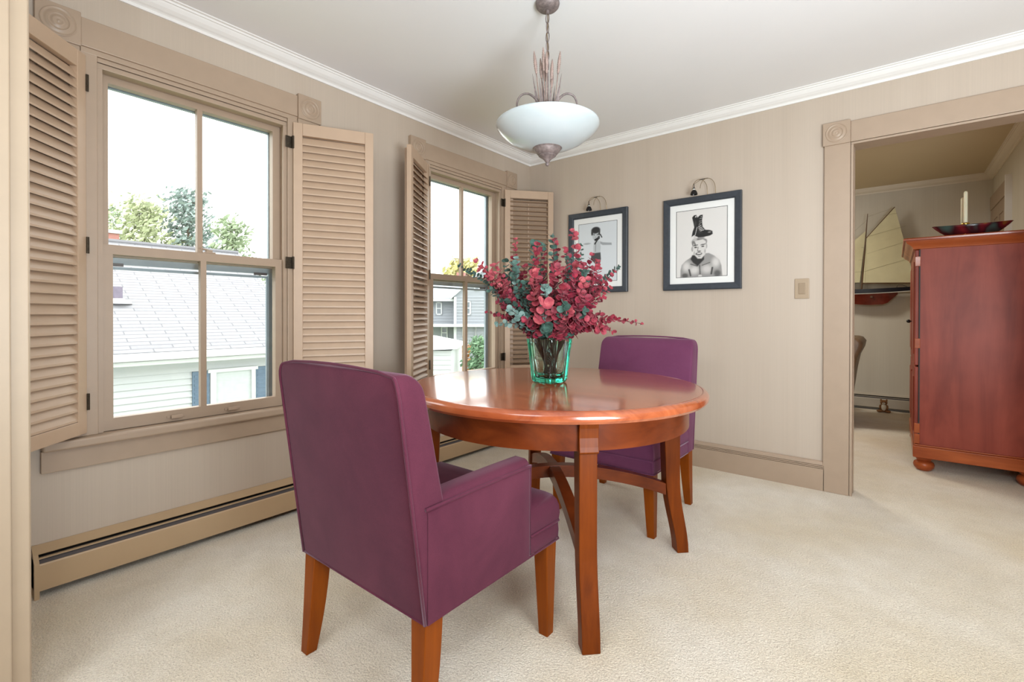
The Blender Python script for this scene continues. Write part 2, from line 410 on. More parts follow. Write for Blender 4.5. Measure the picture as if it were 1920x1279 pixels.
# baseboard on the picture wall with its grooved cap
bp = [(0, 0), (0.020, 0), (0.020, 0.128), (0.0125, 0.129), (0.0125, 0.131), (0.020, 0.132), (0.020, 0.137), (0.0125, 0.138), (0.0125, 0.140), (0.020, 0.141), (0.020, 0.146), (0.0125, 0.147), (0.0125, 0.149), (0.018, 0.150), (0.015, 0.166), (0.008, 0.172), (0, 0.172)]
bm = BM(); prism(bm, bp, lambda u, v: (0.08, -u, v), lambda u, v: (2.159, -u, v))
new_obj('baseboard_back', bm, M['trim'], kind='structure')
bm = BM(); prism(bm, bp, lambda u, v: (4.3-u, -3.165, v), lambda u, v: (4.3-u, 0, v))
new_obj('baseboard_right', bm, M['trim'], kind='structure')

ROS = [(0.047, 0.0), (0.047, 0.002), (0.0445, 0.0035), (0.041, 0.001), (0.036, 0.001), (0.033, 0.004), (0.028, 0.0045), (0.025, 0.001), (0.021, 0.001), (0.017, 0.005), (0.011, 0.0065), (0.008, 0.004), (0.004, 0.005), (0.001, 0.0075)]
def rosette(c, axis, parent):
    """turned bull's-eye on a corner block; axis 'x' faces +x, 'y' faces -y"""
    bm = BM(); rs = []
    for r, h in ROS:
        ring = []
        for k in range(40):
            t = 2*PI*k/40; a, b = r*1.12*math.cos(t), r*1.12*math.sin(t)
            ring.append((c[0]+h, c[1]+a, c[2]+b) if axis == 'x' else (c[0]+a, c[1]-h, c[2]+b))
        rs.append(ring)
    rings(bm, rs)
    return new_obj('rosette', bm, M['trim'], parent, smooth=True, auto=50)

# doorway in the picture wall
dr = thing('door_1', None, None, kind='structure')
cw = 0.125
new_obj('casing', boxes(((DX0-0.133, -0.02, 0), (DX0-0.008, 0, 2.014))), M['trim'], dr, bevel=0.003)
new_obj('casing', boxes(((DX1+0.008, -0.02, 0), (DX1+0.133, 0, 2.014))), M['trim'], dr, bevel=0.003)
new_obj('head_casing', boxes(((DX0-0.008, -0.02, 2.014), (DX1+0.008, 0, 2.132))), M['trim'], dr, bevel=0.003)
for xc in (DX0-0.074, DX1+0.074):
    b = new_obj('corner_block', boxes(((xc-0.066, -0.027, 2.012), (xc+0.066, 0, 2.142))), M['trim'], dr, bevel=0.002)
    rosette((xc, -0.027, 2.077), 'y', b)
new_obj('jamb', boxes(((DX0-0.006, -0.014, 0), (DX0+0.006, 0.128, DZ-0.006)), ((DX1-0.006, -0.014, 0), (DX1+0.006, 0.128, DZ-0.006)), ((DX0-0.006, -0.014, DZ-0.0055), (DX1+0.006, 0.128, DZ+0.006)),
                      ((DX0+0.006, 0.05, 0), (DX0+0.009, 0.09, DZ-0.006))), M['trim'], dr, bevel=0.001)

# lining and casing of the opening the camera looks through
dj = thing('door_2', None, None, kind='structure')
new_obj('jamb', boxes(((FX-0.0145, -3.285, 0), (FX, -3.150, 2.049)), ((FX, -3.215, 0), (FX+0.012, -3.185, 2.04))), M['trim_lit'], dj, bevel=0.003)
new_obj('casing', boxes(((FX-0.125, -3.165, 0), (FX-0.004, -3.148, 2.07))), M['trim_lit'], dj, bevel=0.003)
new_obj('casing', boxes(((FX-0.125, -3.29, 0), (FX-0.004, -3.27, 2.07))), M['trim_lit'], dj, bevel=0.003)
new_obj('head_casing', boxes(((FX-0.125, -3.165, 2.05), (3.9, -3.148, 2.17))), M['trim_lit'], dj, bevel=0.003)

# ------------------------------------------------------------------ windows
def window(name, yc):
    w = thing(name, None, None, kind='structure')
    L, R = yc-OH, yc+OH
    for s in (-1, 1):
        e = yc+s*OH
        a, b = sorted((e+s*0.052, e+s*0.172))
        new_obj('casing', boxes(((0, a, 0.555), (0.02, b, 2.07))), M['trim'], w, bevel=0.003)
        a, b = sorted((e, e+s*0.052))
        new_obj('inner_stop', boxes(((-0.14, a if s > 0 else e, 0.555), (0.012, b if s > 0 else e+0.0, 2.055)) if False else ((0.0, a, 0.555), (0.013, b, 2.055))), M['trim'], w, bevel=0.002)
        c = e+s*0.114
        blk = new_obj('corner_block', boxes(((0, c-0.064, 2.066), (0.028, c+0.064, 2.196))), M['trim'], w, bevel=0.002)
        rosette((0.028, c, 2.131), 'x', blk)
    new_obj('head_casing', boxes(((0, L-0.05, 2.074), (0.02, R+0.05, 2.184))), M['trim'], w, bevel=0.003)
    new_obj('head_stop', boxes(((0, L-0.05, 2.052), (0.014, R+0.05, 2.074)), ((0.0, L+0.0005, 2.034), (0.007, R-0.0005, 2.0515)), ((-0.05, L+0.0005, 2.0125), (-0.0005, R-0.0005, 2.0335))), M['trim'], w, bevel=0.002)
    new_obj('jamb_lining', boxes(((-0.159, L+0.0005, ZS), (-0.013, L+0.008, ZT-0.0085)), ((-0.159, R-0.008, ZS), (-0.013, R-0.0005, ZT-0.0085)), ((-0.159, L+0.0005, ZT-0.008), (-0.05, R-0.0005, ZT-0.0005)),
                                 ((-0.0125, L+0.0005, ZS), (-0.0005, L+0.018, 2.012)), ((-0.0125, R-0.018, ZS), (-0.0005, R-0.0005, 2.012))), M['trim'], w)
    new_obj('sill', boxes(((-0.17, L+0.0005, ZS-0.0345), (0.002, R-0.0005, ZS-0.0005)), ((0.0, L-0.165, ZS-0.035), (0.052, R+0.165, ZS))), M['trim'], w, bevel=0.008, seg=3)
    new_obj('apron', boxes(((0, L-0.165, 0.437), (0.02, R+0.165, ZS-0.035))), M['trim'], w, bevel=0.002)
    # upper sash, set back
    ax0, ax1 = -0.092, -0.056
    us = new_obj('upper_sash', boxes(((ax0, L+0.009, 1.27), (ax1, L+0.046, 2.03)), ((ax0, R-0.046, 1.27), (ax1, R-0.009, 2.03)),
        ((ax0, L+0.046, 1.985), (ax1, R-0.046, 2.03)), ((ax0, L+0.046, 1.27), (ax1, R-0.046, 1.310)), ((ax0+0.008, yc-0.011, 1.31), (ax1-0.001, yc+0.011, 1.985))), M['trim'], w)
    new_obj('glass_pane', boxes(((-0.076, L+0.04, 1.30), (-0.073, R-0.04, 1.99))), M['pane'], us)
    # lower sash
    bx0, bx1 = -0.050, -0.014
    ls = new_obj('lower_sash', boxes(((bx0, L+0.019, ZS+0.002), (bx1, L+0.052, 1.315)), ((bx0, R-0.052, ZS+0.002), (bx1, R-0.019, 1.315)),
        ((bx0, L+0.052, 1.276), (bx1, R-0.052, 1.315)), ((bx0, L+0.052, ZS+0.002), (bx1, R-0.052, 0.606)), ((bx0+0.008, yc-0.012, 0.606), (bx1-0.001, yc+0.012, 1.276))), M['trim'], w)
    new_obj('glass_pane', boxes(((-0.034, L+0.04, 0.60), (-0.031, R-0.04, 1.28))), M['pane'], ls)
    bm = BM(); box(bm, (-0.045, yc+0.005, 1.315), (-0.012, yc+0.05, 1.321)); box(bm, (-0.04, yc+0.015, 1.321), (-0.02, yc+0.04, 1.332)); tube(bm, [(-0.03, yc+0.03, 1.33), (-0.012, yc-0.008, 1.334)], 0.004, 6)
    new_obj('sash_lock', bm, M['trim'], ls, bevel=0.001)
    for s in (-0.11, 0.12):
        new_obj('sash_lift', boxes(((-0.014, yc+s-0.035, 0.573), (-0.010, yc+s+0.035, 0.583)), ((-0.012, yc+s-0.022, 0.572), (0.002, yc+s+0.022, 0.578)), ((-0.002, yc+s-0.022, 0.572), (0.003, yc+s+0.022, 0.587))), M['trim'], ls, bevel=0.001)
    # storm window outside
    sx0, sx1 = -0.150, -0.132
    new_obj('storm_window', boxes(((sx0, L+0.009, ZS), (sx1, L+0.034, ZT-0.009)), ((sx0, R-0.034, ZS), (sx1, R-0.009, ZT-0.009)), ((sx0, L+0.034, 1.992), (sx1, R-0.034, ZT-0.009)), ((sx0, L+0.034, 1.245), (sx1, R-0.034, 1.278)),
        ((sx0, L+0.034, ZS), (sx1, R-0.034, ZS+0.02)), ((sx1, R-0.050, ZS), (sx1+0.012, R-0.04, 1.222)), ((sx1, L+0.04, 1.222), (sx1+0.010, R-0.04, 1.234))), M['storm'], w)
    new_obj('storm_corner_clip', boxes(((-0.131, R-0.11, 1.236), (-0.124, R-0.045, 1.25)), ((-0.131, L+0.045, 1.236), (-0.124, L+0.11, 1.25))), M['damper'], w)
    return w
window('window_1', W1C)
window('window_2', W2C)

# louvred shutters
def shutter(hinge_y, d, tilt, label, w=0.405, hinge_side=1, thick=0.028, flip=False, hx=0.026, fold=False):
    """leaf runs from the hinge in horizontal direction d (into the room); hinge_side = sign of the window along y"""
    z0, z1 = 0.568, 2.036
    ang = math.atan2(d[1], d[0])
    t = thing('louvered_shutter', label, 'shutter', (hx, hinge_y, 0), ang)
    # local: +x along the leaf, y across its thickness (room side = sign rs)
    rs = 1 if flip else -1
    y0, y1 = sorted((0.0, -rs*thick))
    st = 0.045; pitch = 0.0372
    ym = -rs*thick/2
    new_obj('stile', boxes(((0.0, y0, z0), (st, y1, z1))), M['shutter'], t, bevel=0.002)
    new_obj('stile', boxes(((w-st, y0, z0), (w, y1, z1))), M['shutter'], t, bevel=0.002)
    new_obj('rail', boxes(((st, y0+0.001, z1-0.064), (w-st, y1-0.001, z1))), M['shutter'], t, bevel=0.002)
    new_obj('rail', boxes(((st, y0+0.001, z0), (w-st, y1-0.001, z0+0.052))), M['shutter'], t, bevel=0.002)
    bm = BM(); z = z0+0.052+0.024
    hw = (0.0250 if tilt > 0.5 else 0.027); th = 0.0032
    ca, sa = math.cos(tilt), math.sin(tilt)
    while z < z1-0.064-0.012:
        jt = rnd.uniform(-0.03, 0.03); ca, sa = math.cos(tilt+jt), math.sin(tilt+jt)
        ring = []
        for u, v in ((-hw, 0), (-hw*0.7, th), (hw*0.7, th), (hw, 0), (hw*0.7, -th), (-hw*0.7, -th)):
            # u>0 is towards the room side; room side edge lower when tilt>0
            ring.append((u*ca-v*sa*0, -u*sa+v*ca))
            ring[-1] = (u*ca+v*sa, -u*sa+v*ca)
        r0 = [(st-0.002, ym+rs*a, z+b) for a, b in ring]; r1 = [(w-st+0.002, ym+rs*a, z+b) for a, b in ring]
        rings(bm, [r0, r1]); z += pitch
    new_obj('louvers', bm, M['shutter'], t)
    xm = w/2
    new_obj('tilt_rod', boxes(((xm-0.006, ym-rs*0.027-0.005, z0+0.09), (xm+0.006, ym-rs*0.027+0.005, z1-0.10))), M['shutter'], t, bevel=0.001)
    if fold:      # second leaf folded flat behind the first
        yb0, yb1 = sorted((-rs*(thick+0.004), -rs*(2*thick+0.002))); yb = (yb0+yb1)/2; w0 = w; w = w-(0.055 if flip else 0.0)
        f = new_obj('folded_leaf', boxes(((0.03, yb0, z0), (0.03+st, yb1, z1)), ((w-st, yb0, z0), (w, yb1, z1)), ((0.03+st, yb0+0.001, z1-0.064), (w-st, yb1-0.001, z1)), ((0.03+st, yb0+0.001, z0), (w-st, yb1-0.001, z0+0.052))), M['shutter'], t, bevel=0.002)
        bm = BM(); z = z0+0.052+0.02
        while z < z1-0.076:
            ca, sa = math.cos(-1.0), math.sin(-1.0); h2 = 0.024
            ring = [(u*ca+v*sa, -u*sa+v*ca) for u, v in ((-h2, 0.0), (0, 0.003), (h2, 0.0), (0, -0.003))]
            rings(bm, [[(0.03+st, yb+rs*a, z+b) for a, b in ring], [(w-st, yb+rs*a, z+b) for a, b in ring]]); z += pitch
        new_obj('folded_louvers', bm, M['shutter'], f); w = w0
    # hinges on the stile edge, knuckle at the origin
    for hz in (0.69, 1.30, 1.93):
        bm = BM(); tube(bm, [(0.0, rs*0.004, hz-0.032), (0.0, rs*0.004, hz+0.032)], 0.005, 8)
        c, s = math.cos(-ang), math.sin(-ang)
        # leaf of the hinge lying on the inner stop of the window
        def loc(x, y, z): return (x*c-y*s, x*s+y*c, z)
        hs = hinge_side
        pts = [(-0.0125, 0.0, hz-0.03), (-0.0125, hs*0.034, hz-0.03), (-0.0125, hs*0.034, hz+0.03), (-0.0125, 0.0, hz+0.03)]
        p2 = [(-0.009, p[1], p[2]) for p in pts]
        if hs < 0: rings(bm, [[loc(*p) for p in pts], [loc(*p) for p in p2]])
        if hs < 0: rings(bm, [[loc(-0.009, 0.0, hz-0.03), loc(-0.009, hs*0.006, hz-0.03), loc(-0.009, hs*0.006, hz+0.03), loc(-0.009, 0.0, hz+0.03)], [loc(0.002, 0.0, hz-0.03), loc(0.002, hs*0.006, hz-0.03), loc(0.002, hs*0.006, hz+0.03), loc(0.002, 0.0, hz+0.03)]])
        new_obj('hinge', bm, M['hinge'], t)
    return t
HY = OH+0.034
shutter(W1C-OH-0.036, (0.747, -0.665), 1.12, 'tan louvered shutter left of the large near window, cut off by the door jamb', hinge_side=1, flip=True)
shutter(W1C+OH+0.022, (0.468, 0.884), 1.12, 'tan louvered shutter with closed slats, between the two windows and behind the purple armchair', hinge_side=-1)
shutter(W2C-OH-0.020, (0.553, -0.833), 0.80, 'tan louvered shutter seen steeply on the left side of the far window', hinge_side=1, flip=True, fold=True)
shutter(W2C+OH+0.020, (0.64, 0.77), 0.0, 'tan louvered shutter with open slats beside the room corner, behind the flowers', hinge_side=-1, fold=True)

# ------------------------------------------------------------------ baseboard heaters
def heater(label, P0, P1, inward, zs=1.0, cap=True, hm='heater'):
    """P0,P1: ends along the wall, inward: unit vector into the room"""
    t = thing('baseboard_heater', label, 'heater', ((P0[0]+P1[0])/2, (P0[1]+P1[1])/2, 0))
    cx, cy = t.location.x, t.location.y
    def f(P): return lambda u, v: (P[0]-cx+inward[0]*u, P[1]-cy+inward[1]*u, v)
    def pr(name, poly, mat, bevel=0):
        bm = BM(); prism(bm, poly, f(P0), f(P1)); return new_obj(name, bm, mat, t, bevel=bevel)
    pr('back_plate', [(0, 0.01), (0.004, 0.01), (0.004, 0.165), (0.040, 0.150), (0.041, 0.153), (0.006, 0.174), (0, 0.174)], M[hm])
    pr('fin_core', [(0.006, 0.03), (0.058, 0.03), (0.058, 0.118), (0.012, 0.146), (0.006, 0.146)], M['dark_slot'])
    pr('damper', [(0.030, 0.126), (0.066, 0.1215), (0.067, 0.1245), (0.047, 0.1345), (0.046, 0.137), (0.030, 0.138)], M['damper'])
    pr('lip_rail', [(0.044, 0.1365), (0.052, 0.1355), (0.052, 0.140), (0.044, 0.141)], M[hm])
    pr('front_cover', [(0.069, 0.026), (0.073, 0.028), (0.073, 0.120), (0.070, 0.125), (0.067, 0.125), (0.069, 0.119)], M[hm])
    if cap:
        for P, s in ((P0, 1), (P1, -1)):
            d = Vector((P1[0]-P0[0], P1[1]-P0[1])).normalized()*0.014*s
            bm = BM(); poly = [(0, 0.0), (0.075, 0.0), (0.075, 0.128), (0.045, 0.152), (0.006, 0.175), (0, 0.175)]
            Q = (P[0]+d.x, P[1]+d.y)
            prism(bm, poly, f(P), f(Q)); new_obj('end_cap', bm, M[hm], t)
    return t
heater('long tan baseboard heater under the two windows on the left wall', (0.0, -3.075), (0.0, -0.025), (1, 0))
heater('grey beige baseboard heater on the far wall of the next room', (0.9, 3.25), (3.0, 3.25), (0, -1), hm='heater_hall')

# ------------------------------------------------------------------ light switch
t = thing('light_switch', 'tan rocker light switch plate on the wall left of the doorway', 'light switch', (2.042, 0, 1.19))
new_obj('plate', boxes(((-0.038, -0.007, -0.060), (0.038, 0, 0.060))), M['switch'], t, bevel=0.003, seg=3)
new_obj('rocker', boxes(((-0.017, -0.011, -0.033), (0.017, -0.006, 0.033))), M['switch_dark'], t, bevel=0.002)

# ------------------------------------------------------------------ pictures
def sell(cx, cy, rx, ry, g, soft=0.25):
    return lambda x, y, c: c+(g-c)*(1-smoothstep(1-soft, 1+soft*0.3, math.hypot((x-cx)/rx, (y-cy)/ry)))
def spoly(pts, g, soft=3.0):
    def dist(x, y):
        ins = False; dm = 1e9; n = len(pts)
        for i in range(n):
            x1, y1 = pts[i]; x2, y2 = pts[(i+1) % n]
            if (y1 > y) != (y2 > y) and x < (x2-x1)*(y-y1)/(y2-y1)+x1: ins = not ins
            L = (x2-x1)**2+(y2-y1)**2; tt = max(0, min(1, ((x-x1)*(x2-x1)+(y-y1)*(y2-y1))/L if L else 0))
            dm = min(dm, math.hypot(x-x1-tt*(x2-x1), y-y1-tt*(y2-y1)))
        return dm if ins else -dm
    return lambda x, y, c: c+(g-c)*smoothstep(-soft, soft, dist(x, y))
def sline(x1, y1, x2, y2, w, g):
    def f(x, y, c):
        L = (x2-x1)**2+(y2-y1)**2; tt = max(0, min(1, ((x-x1)*(x2-x1)+(y-y1)*(y2-y1))/L))
        d = math.hypot(x-x1-tt*(x2-x1), y-y1-tt*(y2-y1))
        return c+(g-c)*(1-smoothstep(w*0.5, w*1.2, d))
    return f
MAN = [spoly([(190, 1075), (192, 1000), (205, 945), (245, 905), (300, 872), (345, 850), (440, 838), (490, 838), (545, 868), (595, 915), (615, 970), (625, 1075)], 0.57, 5),
       sell(255, 965, 56, 70, 0.80, .8), sell(560, 935, 54, 70, 0.80, .8), sell(340, 1005, 66, 58, 0.80, .8), sell(470, 1000, 72, 58, 0.77, .8),
       sline(285, 1000, 300, 1060, 10, 0.30), sline(525, 990, 515, 1050, 10, 0.26), sline(395, 960, 400, 1050, 7, 0.34), sell(400, 1068, 22, 14, 0.8),
       sline(300, 940, 370, 965, 5, 0.30), sline(420, 960, 500, 935, 5, 0.36), sell(240, 1060, 40, 30, 0.34, .6), sell(575, 1050, 40, 40, 0.36, .6),
       spoly([(318, 850), (440, 838), (440, 900), (375, 965), (330, 930), (300, 890)], 0.16, 8),
       sell(390, 712, 84, 42, 0.34, .4), sell(318, 785, 11, 30, 0.62), sell(464, 765, 9, 28, 0.62), sell(325, 728, 12, 34, .42, .6), sell(458, 722, 12, 32, .42, .6),
       spoly([(330, 715), (350, 698), (430, 690), (460, 712), (462, 790), (452, 850), (415, 890), (375, 888), (338, 845), (326, 780)], 0.80, 7),
       sline(330, 700, 350, 745, 10, 0.45), sell(345, 690, 30, 20, 0.7, .6), sell(410, 676, 40, 14, 0.55, .6), sell(345, 660, 16, 14, 0.75, .6),
       sline(332, 752, 372, 746, 5, 0.20), sline(408, 748, 452, 742, 5, 0.22), sell(353, 770, 20, 9, 0.35, .5), sell(427, 764, 19, 8, 0.30, .5), sell(353, 770, 7, 6, 0.1), sell(428, 765, 7, 6, 0.1),
       sline(378, 770, 374, 806, 5, 0.50), sell(390, 812, 22, 8, 0.40, .5), sell(386, 838, 38, 16, 0.22, .4), sell(388, 836, 27, 7, 0.88, .4), sell(390, 866, 20, 6, .55, .6), sell(338, 830, 10, 24, .66, .8), sell(450, 815, 9, 26, .62, .8),
       spoly([(315, 456), (335, 434), (358, 432), (372, 462), (398, 440), (426, 438), (418, 500), (424, 560), (452, 596), (500, 604), (524, 616), (528, 645), (500, 660), (440, 668), (380, 668), (350, 650), (338, 640), (310, 656), (322, 600), (338, 560), (328, 510)], 0.11, 3),
       sell(354, 452, 8, 9, .8), sell(410, 458, 5, 5, .7), sell(495, 624, 22, 9, 0.55, .7), sell(350, 520, 14, 40, 0.22, .8), sell(400, 610, 30, 25, 0.2, .8),
       sline(348, 640, 368, 560, 4, 0.72), sline(380, 560, 408, 548, 3.4, 0.85), sline(384, 575, 416, 566, 3.4, 0.85), sline(392, 590, 426, 580, 3.4, 0.85), sline(402, 602, 440, 594, 3.4, 0.85), sline(384, 540, 402, 530, 3, 0.6), sline(392, 478, 416, 474, 3, 0.6), sline(390, 500, 414, 498, 3, 0.6), sline(388, 520, 412, 516, 3, 0.6)]
KID = [sell(250, 640, 52, 13, 0.66, .5), spoly([(405, 625), (440, 640), (500, 650), (540, 655), (544, 680), (500, 676), (440, 672), (410, 655)], 0.62, 5),
       spoly([(335, 625), (400, 620), (416, 690), (408, 770), (330, 770), (326, 690)], 0.74, 7), spoly([(300, 760), (412, 755), (418, 830), (405, 900), (370, 905), (300, 830)], 0.28, 5),
       sline(355, 640, 352, 740, 5, 0.55), sell(360, 562, 48, 58, 0.74, .25), sell(355, 490, 58, 42, 0.17, .3), sell(312, 520, 14, 34, 0.22, .4), sell(398, 515, 12, 36, 0.22, .4),
       sell(336, 548, 9, 5, 0.25, .6), sell(374, 545, 9, 5, 0.25, .6), sell(352, 572, 8, 5, 0.5, .6), sline(325, 536, 346, 534, 4, .35),
       spoly([(338, 596), (372, 582), (400, 560), (404, 590), (378, 612), (345, 616)], 0.07, 5), sline(385, 540, 412, 546, 7, 0.08), sline(410, 546, 428, 580, 7, 0.08), sline(380, 600, 345, 650, 9, 0.16), sell(392, 580, 14, 22, .25, .5)]
def print_mesh(prog, x0, x1, y0, y1, W, H, bg, warm, parent):
    nx, nz = 110, 138
    bm = BM(); cl = bm.loops.layers.color.new('print'); vs = []; cs = []
    for j in range(nz+1):
        for i in range(nx+1):
            u, v = i/nx, j/nz
            vs.append(bm.verts.new((-W/2+W*u, 0, -H/2+H*v)))
            x = x0+(x1-x0)*u; y = y1+(y0-y1)*v
            c = bg
            for f in prog: c = f(x, y, c)
            c = max(0.0, min(1.0, c)); cs.append((c*warm[0], c*warm[1], c*warm[2], 1))
    bm.verts.index_update()
    for j in range(nz):
        for i in range(nx):
            q = [j*(nx+1)+i, j*(nx+1)+i+1, (j+1)*(nx+1)+i+1, (j+1)*(nx+1)+i]
            f = bm.faces.new([vs[k] for k in q])
            for lp, k in zip(f.loops, q): lp[cl] = cs[k]
    return new_obj('photograph_print', bm, M['print'], parent)

def picture(xc, zc, label, prog, box4, warm):
    W, H = 0.512, 0.635; fw = 0.044; mw = 0.043
    t = thing('framed_picture', label, 'picture', (xc, 0.0, zc))
    bm = BM()
    # mitred moulding: profile swept round the rectangle
    prof = [(0, 0.0), (0, -0.024), (0.006, -0.028), (fw-0.008, -0.024), (fw-0.002, -0.018), (fw, -0.014), (fw, 0.0)]
    rs = []
    for sx, sz in ((-1, -1), (1, -1), (1, 1), (-1, 1), (-1, -1)):
        rs.append([(sx*(W/2-a), b-0.001, sz*(H/2-a)) for a, b in prof])
    rings(bm, rs, True, False, False)
    new_obj('frame', bm, M['frame_black'], t)
    new_obj('mat_board', boxes(((-W/2+fw-0.003, -0.010, -H/2+fw-0.003), (W/2-fw+0.003, -0.001, H/2-fw+0.003))), M['mat_board'], t)
    iw, ih = W/2-fw-mw, H/2-fw-mw
    bm = BM()
    l = 0.0028
    for a, b in (((-iw, -0.0112, -ih), (-iw+l, -0.0098, ih)), ((iw-l, -0.0112, -ih), (iw, -0.0098, ih)), ((-iw, -0.0112, -ih), (iw, -0.0098, -ih+l)), ((-iw, -0.0112, ih-l), (iw, -0.0098, ih))): box(bm, a, b)
    new_obj('print_border', bm, M['print_line'], t)
    p = print_mesh(prog, *box4, 2*iw-2*l, 2*ih-2*l, 0.84, warm, t); p.location = (0, -0.0106, 0)
    return t
picture(1.4525, 1.518, 'black framed photograph of a smiling shirtless man with a laced boot on his head', MAN, (148, 670, 380, 1075), (1.0, 0.988, 0.975))
picture(0.665, 1.520, 'black framed photograph of a dark haired toddler with arms out, partly behind the flowers', KID, (148, 602, 405, 1088), (0.97, 1.0, 1.02))

def picture_lamp(xc, z0, label, dx):
    t = thing('picture_lamp', label, 'lamp', (xc, 0, z0))
    for k, off in enumerate((0.0, 0.052)):
        bm = BM(); pts = []
        for i in range(15):
            a = PI*i/14
            pts.append((dx*(0.045-off)+0.042*math.cos(a)*(1 if k else 1)-0.0, -0.030-0.045*(1-math.cos(a))/2*(1 if k else 1), 0.035+0.066*math.sin(a)))
        # rear foot down to the frame
        pts = [(pts[0][0], -0.022, 0.0)]+pts
        tube(bm, pts, 0.0016, 6); new_obj('wire_arm', bm, M['brass_wire'], t)
    bm = BM(); tube(bm, [(dx*0.045, -0.052, 0.101), (dx*(-0.007), -0.052, 0.099)], 0.0028, 6); new_obj('cross_bar', bm, M['black_metal'], t)
    bm = BM()
    cx, cy = dx*-0.036, -0.078
    lathe(bm, [(0.0008, 0.072), (0.002, 0.070), (0.003, 0.045), (0.008, 0.043), (0.009, 0.040), (0.004, 0.038)], (cx, cy, 0), 14)
    new_obj('stem', bm, M['black_metal'], t, smooth=True, auto=40)
    bm = BM(); lathe(bm, [(0.0065, 0.030), (0.0065, 0.038)], (cx, cy, 0), 14); new_obj('ceramic_collar', bm, M['hull_white'], t)
    bm = BM(); lathe(bm, [(0.006, 0.031), (0.013, 0.027), (0.019, 0.018), (0.0225, 0.006), (0.023, -0.002), (0.0215, -0.002), (0.018, 0.014), (0.010, 0.025), (0.004, 0.027)], (cx, cy, 0), 20)
    new_obj('lamp_shade', bm, M['black_metal'], t, smooth=True, auto=50)
    bm = BM(); tube(bm, [(cx, cy, 0.070), (cx-0.001, cy+0.01, 0.074), (dx*0.0, -0.052, 0.099)], 0.0014, 6); new_obj('wire_arm', bm, M['brass_wire'], t)
    return t
picture_lamp(1.462, 1.836, 'small black dome picture lamp over the man with the boot', 1)
picture_lamp(0.664, 1.838, 'small black dome picture lamp over the toddler photograph', 1)

# ------------------------------------------------------------------ pendant
PX, PY = 1.310, -1.635
t = thing('pendant_lamp', 'white glass bowl pendant lamp with metal wheat stalks, hung on a chain over the table', 'lamp', (PX, PY, ZC))
def zz(z): return z-ZC
bm = BM(); lathe(bm, [(0.050, 0.0), (0.0515, -0.010), (0.049, -0.020), (0.040, -0.030), (0.020, -0.036), (0.008, -0.037), (0.007, -0.050), (0.003, -0.052)], (0, 0, 0), 36)
new_obj('canopy', bm, M['pewter'], t, smooth=True, auto=50)
bm = BM()
zt = -0.048; i = 0
while zt > zz(2.11):
    a = (PI/2)*(i % 2); pts = []
    for k in range(14):
        th = 2*PI*k/14; u, v = 0.0085*math.cos(th), 0.0225*math.sin(th)
        pts.append((u*math.cos(a), u*math.sin(a), zt-0.0225+v))
    tube(bm, pts, 0.0021, 6, closed=True); zt -= 0.0400; i += 1
new_obj('chain', bm, M['pewter'], t, smooth=True)
bm = BM(); tube(bm, [(0.002*math.sin(k*2.1), 0.002*math.cos(k*1.7), -0.05-(0.05+zz(1.86))*-k/12*1.0 if False else -0.05+(zz(1.80)+0.05)*k/12) for k in range(13)], 0.0022, 6)
new_obj('cord', bm, M['brass_wire'], t)
# bowl
RB = 0.220; zr = zz(1.850)
prof = [(RB-0.006, zr+0.004), (RB, zr), (RB+0.001, zr-0.008), (RB-0.005, zr-0.019), (RB-0.026, zr-0.042), (RB-0.060, zr-0.068), (RB-0.100, zr-0.088), (RB-0.145, zr-0.101), (0.045, zr-0.106), (0.012, zr-0.108),
        (0.012, zr-0.103), (0.045, zr-0.101), (RB-0.147, zr-0.095), (RB-0.103, zr-0.082), (RB-0.064, zr-0.062), (RB-0.031, zr-0.037), (RB-0.011, zr-0.016), (RB-0.008, zr-0.003)]
bm = BM(); rs = []
for r, z in prof: rs.append([(r*math.cos(a), r*math.sin(a), z) for a in [2*PI*k/72 for k in range(72)]])
rs.append(rs[0]); rings(bm, rs, True, False, False)
new_obj('glass_bowl', bm, M['shade'], t, smooth=True, auto=60)
zb = zr-0.100
bm = BM(); lathe(bm, [(0.010, zb+0.003), (0.058, zb+0.003), (0.063, zb), (0.063, zb-0.004), (0.058, zb-0.007), (0.057, zb-0.010), (0.049, zb-0.022), (0.041, zb-0.030), (0.037, zb-0.032), (0.038, zb-0.035), (0.035, zb-0.038), (0.022, zb-0.046), (0.013, zb-0.055), (0.009, zb-0.062), (0.006, zb-0.064), (0.0085, zb-0.070), (0.0085, zb-0.074), (0.005, zb-0.078), (0.001, zb-0.079)], (0, 0, 0), 36)
new_obj('finial', bm, M['pewter'], t, smooth=True, auto=45)
bm = BM(); tube(bm, [(0, 0, zr-0.098), (0, 0, zz(2.075))], 0.005, 8); new_obj('rod', bm, M['pewter'], t)
